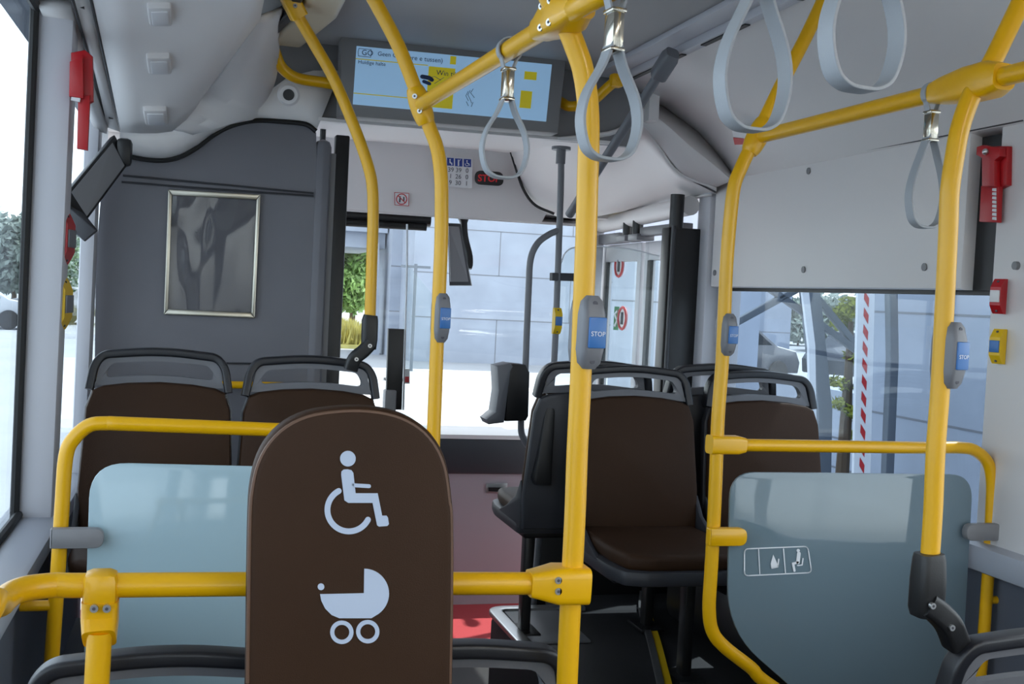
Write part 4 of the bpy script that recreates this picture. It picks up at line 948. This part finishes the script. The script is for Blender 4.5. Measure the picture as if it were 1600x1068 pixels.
# square lamps in the left cove, slots: seated on the cove surface
from mathutils.bvhtree import BVHTree
cm = bpy.data.objects['trim_11'].data
BV = BVHTree.FromPolygons([v.co.copy() for v in cm.vertices], [tuple(p.vertices) for p in cm.polygons])
def on_cove(px, py):
    h, n, _, _ = BV.ray_cast(CP, ray(px, py).normalized())
    if h is None: h, n = PY(px, py, 3.2), V((0, 0, -1))
    return h, (n if n.dot(CP-h) > 0 else -n)
for px, py, lb in ((249, 12, 'square white reading lamp in the left cove, cut by the top edge'), (248, 90, 'middle of the three square white reading lamps in the left cove'), (243, 172, 'square white reading lamp in the left cove nearest the partition')):
    c, n = on_cove(px, py); t = thing('reading_lamp', lb, 'lamp', c, 'reading lamps in the left cove')
    yy = V((0, 1, 0)); yy = (yy-n*yy.dot(n)).normalized(); rot = Matrix((yy.cross(n), yy, n)).transposed(); k = (c-CP).length/3.1
    MB().box(c+n*.012, (.056*k, .10*k, .036), .008, rot).build('frame', 'white', t)
    MB().box(c+n*.030, (.040*k, .072*k, .008), .003, rot).build('lens', 'paper', t)
for px, py in ((196, 38), (203, 97), (205, 120), (209, 151), (212, 178)):
    c, n = on_cove(px, py); yy = V((0, 1, 0)); yy = (yy-n*yy.dot(n)).normalized(); rot = Matrix((yy.cross(n), yy, n)).transposed()
    o = MB().box(c, (.020, .012, .004), 0, rot).build('cove_slot', 'ink'); tag(o, 'small dark slot in the left cove panel beside a reading lamp', 'slot', 'slots in the left cove')
# red sticker on the right cove
t = thing('warning_sticker', 'small red and white sticker on the right cove below the hanging strap', 'sticker', PZ(1157, 205, 2.2))
a = [PX(1146, 190, 1.86), PX(1172, 196, 1.88), PX(1168, 218, 1.93), PX(1152, 219, 1.93)]
a = [p+V((-.012, -.012, -.02)) for p in a]; nn = (a[1]-a[0]).cross(a[3]-a[0]).normalized(); nn = nn if nn.dot(CP-a[0]) > 0 else -nn
MB().prism(a, nn*.002).build('sheet', 'paper', t)
MB().prism([a[3]+(a[0]-a[3])*.05+nn*.003, a[2]+(a[1]-a[2])*.05+nn*.003, a[2]+(a[1]-a[2])*.45+nn*.003, a[3]+(a[0]-a[3])*.45+nn*.003], nn*.001).build('red_print', 'redprint', t)
# floor strip
pts = [PZ(a, b, .335) for a, b in ((996, 915), (1012, 955), (1027, 1005), (1043, 1068))]
pts = [p for p in pts]; pts.append(pts[-1]+(pts[-1]-pts[-2])*.8)
for p in pts: p.y = min(p.y, 4.30)
t = thing('nosing_strip', 'curved yellow and silver edging strip on the dark podium', 'edging', pts[3])
MB().sweep(spline(pts, 6), [(-.012, 0), (.026, 0), (.026, .008), (-.012, .008)], (0, 0, 1)).build('yellow_insert', 'yellowp', t)
MB().sweep(spline([p+V((-.026, -.004, 0)) for p in pts], 6), [(-.011, 0), (.011, 0), (.011, .012), (-.011, .012)], (0, 0, 1)).build('metal_edge', 'alu', t)
# unseen lamp strips added behind the viewpoint to brighten the interior
for x, lb in ((-.12, 'added unseen fill lamp strip over the left rear seats'), (1.32, 'added unseen fill lamp strip over the right rear seats')):
    t = thing('ceiling_lamp', lb, 'lamp', (x, -1.2, 2.34), 'added fill lamp strips behind the viewpoint')
    MB().lim(x-.07, x+.07, -3.2, .6, 2.325, 2.358, .01).build('housing', 'white', t)
    MB().lim(x-.055, x+.055, -3.15, .55, 2.318, 2.326).build('fill_panel', mat('fill_diffuser', (255, 250, 242), .5, emit=((255, 248, 238), 5.0)), t)

# ================================================================== OUTSIDE
ZG = -.36
def seams_wall(name, label, x0, x1, y0, y1, z0, z1, face, pitch_z, cat='wall', zs=None):
    o = MB().lim(x0, x1, y0, y1, z0, z1).build(name, 'concrete'); tag(o, label, cat, None, 'structure')
    q = MB(); z = z0+pitch_z
    while z < z1:
        if face == 'y': q.lim(x0, x1, y0-.004, y0, z-.015, z+.015)
        else: q.lim(x0-.004, x0, y0, y1, z-.010, z+.010)
        z += pitch_z
    k = 0
    z = z0
    while z < z1:
        w = 3.6
        if face == 'y':
            x = x0+(.9 if k % 2 else 2.4)
            while x < x1: q.lim(x-.012, x+.012, y0-.004, y0, z, z+pitch_z); x += w
        else:
            y = y0+(.9 if k % 2 else 2.0)
            while y < y1: q.lim(x0-.004, x0, y-.008, y+.008, z, z+pitch_z); y += w
        z += pitch_z; k += 1
    q.build('joints', 'joint', o); return o
seams_wall('bridge_pier', 'tall concrete pier seen through the windscreen', 5.55, 17, 31, 35, ZG, 12, 'y', 1.22, 'pier')
seams_wall('bridge_abutment', 'paler concrete slab left of the tall pier', 5.25, 5.6, 33, 36, ZG, 12, 'y', 1.3, 'pier')
o = MB().lim(2.2, 5.2, 34, 40, 2.75, 4.6).lim(2.2, 5.2, 33.6, 34, 3.2, 3.5).build('bridge_deck', 'concrete'); tag(o, 'grey bridge deck above the trees outside', 'bridge', None, 'structure')
o = MB().prism([V((4.85, 33.5, ZG)), V((5.1, 33.5, ZG)), V((4.95, 33.5, 2.9)), V((4.65, 33.5, 2.9))], (0, .6, 0)).build('bridge_strut', 'concrete'); tag(o, 'slanted concrete strut under the bridge deck', 'strut', None, 'structure')
# right side wall with an opening
seams_wall('yard_wall', 'concrete yard wall tinted for blue shade, close to the right window', 6.2, 6.6, 2.0, 9.75, ZG, 5.0, 'x', .95)
seams_wall('parapet_wall', 'low concrete parapet in the opening of the yard wall', 6.3, 6.6, 9.75, 13.2, ZG, .72, 'x', .30)
seams_wall('far_yard_wall', 'concrete wall beyond the opening at the right', 6.2, 6.7, 13.0, 17.0, ZG, 4.6, 'x', .95)
# striped barrier post
def px_at(px, py, Y): return PY(px, py, Y)
t = thing('barrier_post', 'white board with red diagonal stripes outside the right window', 'post', PY(1345, 735, 7.4))
a, b, c, d = PY(1341, 452, 7.4), PY(1367, 452, 7.4), PY(1360, 745, 7.4), PY(1334, 745, 7.4)
down = (d-a); a2, b2 = a-down*.6, b-down*.6; s_ = (ZG-d.z)/down.z; c, d = c+down*s_, d+down*s_
MB().prism([a2, b2, c, d], (0, .03, 0)).build('board', 'lettwhite', t)
q = MB()
for py in range(428, 745, 26):
    q.prism([PY(1351-(py-452)*.028, py, 7.398), PY(1358-(py-452)*.028, py+12, 7.398), PY(1357-(py-452)*.028, py+26, 7.398), PY(1350-(py-452)*.028, py+13, 7.398)], (0, -.002, 0))
q.build('red_stripes', 'redprint', t)
t = thing('steel_frame', 'dark braced steel frame outside the right window', 'frame', PY(1280, 600, 7.9))
q = MB().sweep([PY(1262, 430, 7.9), PY(1272, 520, 7.9), PY(1284, 640, 7.9), V((PY(1290, 700, 7.9).x, 7.9, ZG))], rrect(.12, .12, .01), (0, -1, 0)); q.build('column', 'steelgrey', t)
MB().sweep([PY(1392, 430, 8.4), PY(1394, 560, 8.4), V((PY(1396, 620, 8.4).x, 8.4, ZG))], rrect(.08, .08, .01), (0, -1, 0)).build('column', 'steelgrey', t)
for p_, r_ in (((1120, 520), (1252, 448)), ((1196, 446), (1345, 552)), ((1345, 548), (1262, 448))):
    MB().sweep([PY(*p_, 7.95), PY(*r_, 7.95)], rrect(.05, .05, .006), (0, -1, 0)).build('brace', 'steelgrey', t)
t = thing('marker_post', 'slim white post beside the dark steel column outside', 'post', PY(1260, 560, 7.6))
MB().prism([PY(1252, 440, 7.6), PY(1262, 440, 7.6), PY(1274, 540, 7.6), V((PY(1290, 700, 7.6).x, 7.6, ZG)), V((PY(1280, 700, 7.6).x, 7.6, ZG)), PY(1264, 540, 7.6)], (0, .03, 0)).build('board', 'lettwhite', t)
# cars
def car(x, y, rz, paint, label, s=1):
    t = thing('parked_car', label, 'car', (x, y, ZG), 'parked cars'); 
    prof = [(-2.1, .35), (-2.15, .7), (-1.95, .9), (-1.3, .98), (-.85, 1.4), (.6, 1.45), (1.35, 1.0), (2.0, .88), (2.15, .6), (2.1, .32)]
    b = MB().prism([V((a, -.85, z)) for a, z in prof], (0, 1.7, 0), .08); o = b.build('body', paint); 
    w = MB().prism([V((a, -.86, z)) for a, z in ((-1.15, 1.0), (-.78, 1.33), (.55, 1.37), (1.12, 1.02))], (0, 1.72, 0)).build('windows', 'carglass')
    obs = [o, w]
    for sx in (-1.3, 1.35):
        for sy in (-.8, .8): obs.append(MB().cyl((sx, sy-.1, .32), (sx, sy+.1, .32), .32, 20).build('wheel', 'rubber'))
    for q in obs: q.parent = t
    t.rotation_euler.z = rz; t.scale = (s, s, s); return t
car(12.2, 26.0, .3, 'carpaint', 'dark car shape standing for a window reflection, left of the steel column'); car(17.0, 26.5, .5, 'carpaint', 'dark car shape standing for a window reflection, right of the striped board')  # solid cars stand in for car-like reflections in the right window
car(-7.5, 41, .2, 'carpale', 'pale car far away under the trees at the left window'); car(-5.0, 47, 1.0, 'carpaint', 'dark car far away at the left window')
# plants
def tree(name, label, x, y, h, r, n, m, leaf=.16, trunk=True, zc=.62, sy=1.0, group=None, cat='tree'):
    t = thing(name, label, cat, (x, y, ZG), group); rnd = random.Random(int(x*31+y*7)); q = MB()
    cl = [(V((rnd.gauss(0, .42)*r, rnd.gauss(0, .42)*r*sy, h*zc + rnd.uniform(-1, 1)*h*(1-zc)*.85)), r*rnd.uniform(.3, .55)) for _ in range(22)]
    vs, fs = [], []
    for i in range(n):
        c, rr = cl[rnd.randrange(len(cl))]; d = V((rnd.gauss(0, 1), rnd.gauss(0, 1), rnd.gauss(0, 1))).normalized()*rr*rnd.uniform(.6, 1)
        p = V((x, y, ZG))+c+d; p.z = max(p.z, ZG+.05)
        u = V((rnd.gauss(0, 1), rnd.gauss(0, 1), rnd.gauss(0, 1))).normalized(); w = u.orthogonal().normalized(); k = leaf*rnd.uniform(.6, 1.4); o = len(vs)
        vs += [p-u*k, p+w*k*.5, p+u*k, p-w*k*.5]; fs.append([o, o+1, o+2, o+3])
    q.add(vs, fs); q.build('foliage', m, t, smooth=0)
    if trunk:
        b = MB(); b.tube([V((x, y, ZG)), V((x+.05*r, y, ZG+h*.4)), V((x, y, ZG+h*.75))], .12*h/5, 8, scale=[1.2, .9, .4]); b.build('trunk', 'bark', t)
    return t
g = 'trees beyond the bridge'
for i, (px, Y, h, r, lb) in enumerate(((530, 44, 4.6, 1.3, 'green tree left of the slanted strut, seen past the cab door jamb'), (553, 50, 5.0, 1.5, 'taller green tree just behind the slim yellow pole'), (500, 57, 5.4, 1.6, 'green tree partly behind the cab partition edge'), (575, 64, 4.4, 1.5, 'green tree farther behind the concrete slab'))):
    c = PY(px, 420, Y); tree('leafy_tree', lb, c.x, Y, h, r, 5200, 'leaf', .17, group=g)
for i, (px, Y, h, r, lb) in enumerate(((22, 60, 4.6, 2.0, 'round tree at the far left edge of the near window'), (-60, 68, 5.2, 2.2, 'tree outside the far left edge of the yard'), (108, 76, 5.0, 2.0, 'distant tree in the narrow gap between the two left pillars'), (66, 86, 4.8, 2.0, 'distant tree hidden mostly by the left window pillar'))):
    c = PY(px, 420, Y); tree('leafy_tree', lb, c.x, Y, h, r, 4200, 'leafhaze', .22, group='distant trees on the left')
c = PY(1337, 520, 9.6); tree('young_tree', 'yellow-green sapling beside the striped board', PY(1330, 500, 8.8).x, 8.8, 2.4, .14, 1700, 'leafy', .03, sy=1, zc=.6)
c = PY(1240, 500, 30)
for k, (px, Y) in enumerate(((1200, 50), (1250, 58), (1310, 50), (1400, 58))):
    c = PY(px, 480, Y); tree('leafy_tree', ('haze-tinted distant tree far beyond the opening, behind the braced frame', 'haze-tinted distant tree in line with the dark steel column', 'distant tree beyond the opening behind the striped board', 'distant tree beyond the yard wall')[k], c.x, Y, 2.3, 1.9, 2200, 'leafhaze', .22, group='distant trees on the right')
gm = MB(); rnd = random.Random(3)
vs, fs = [], []
for i in range(9000):
    x, y = rnd.uniform(1.5, 5.2), rnd.uniform(36.5, 42.5); h_ = rnd.uniform(.3, .95); a = rnd.uniform(0, 6.28); o = len(vs); dx, dy = .05*math.cos(a), .05*math.sin(a)
    vs += [V((x-dx, y-dy, ZG)), V((x+dx, y+dy, ZG)), V((x+rnd.gauss(0, .12), y+rnd.gauss(0, .12), ZG+h_))]; fs.append([o, o+1, o+2])
gm.add(vs, fs); o = gm.build('dry_grass', 'grass', smooth=0); tag(o, 'tall dry grass in front of the trees outside', 'grass', None, 'stuff')
o = MB().lim(1.2, 5.4, 36.3, 60, ZG, ZG+.12).build('grass_verge', 'grass'); tag(o, 'dry grass verge under the trees', 'verge', None, 'structure')
q = MB()
for k in range(5): q.prism([V((3.2+k*1.7, 24, ZG+.004)), V((3.35+k*1.7, 24, ZG+.004)), V((2.35+k*1.7, 14, ZG+.004)), V((2.2+k*1.7, 14, ZG+.004))], (0, 0, .003))
q.lim(1, 12, 27.5, 27.7, ZG+.001, ZG+.006); o = q.build('road_marking', 'paintline'); tag(o, 'white parking lines painted on the yard ahead', 'marking', None, 'structure')
t = thing('lamp_post', 'thin grey post in front of the concrete pier', 'post', PY(650, 575, 27))
a = PY(650, 412, 27); b = V((a.x, 27, ZG)); MB().cyl(a, b, .04, 10).build('post', 'steelgrey', t); MB().lim(a.x-.35, a.x+.35, 26.97, 27.03, a.z-.1, a.z-.04).build('arm', 'steelgrey', t)
t = thing('traffic_cone', 'small orange cone on the yard beside the slim yellow pole', 'cone', (4.0, 24, ZG))
MB().tube([V((4.0, 24, ZG+.03)), V((4.0, 24, ZG+.7))], .16, 14, scale=[1, .2]).build('cone', mat('cone_orange', (226, 92, 40), .5, bump=.02), t); MB().lim(3.8, 4.2, 23.8, 24.2, ZG, ZG+.04).build('base', 'rubber', t)
t = thing('door_mirror', 'black outside mirror seen through the cab window', 'mirror', PY(523, 500, 7.0))
c = PY(524, 508, 6.6); MB().prism([PY(a, b, 6.6) for a, b in ((512, 492), (526, 491), (534, 526), (514, 528))], (0, .08, 0), .012).build('housing', 'tubegrey', t); MB().tube([c+V((-.05, 0, 0)), V((.2, 6.3, 1.2)), V((-.45, 6.0, 1.2))], .015, 8).build('arm', 'black', t)
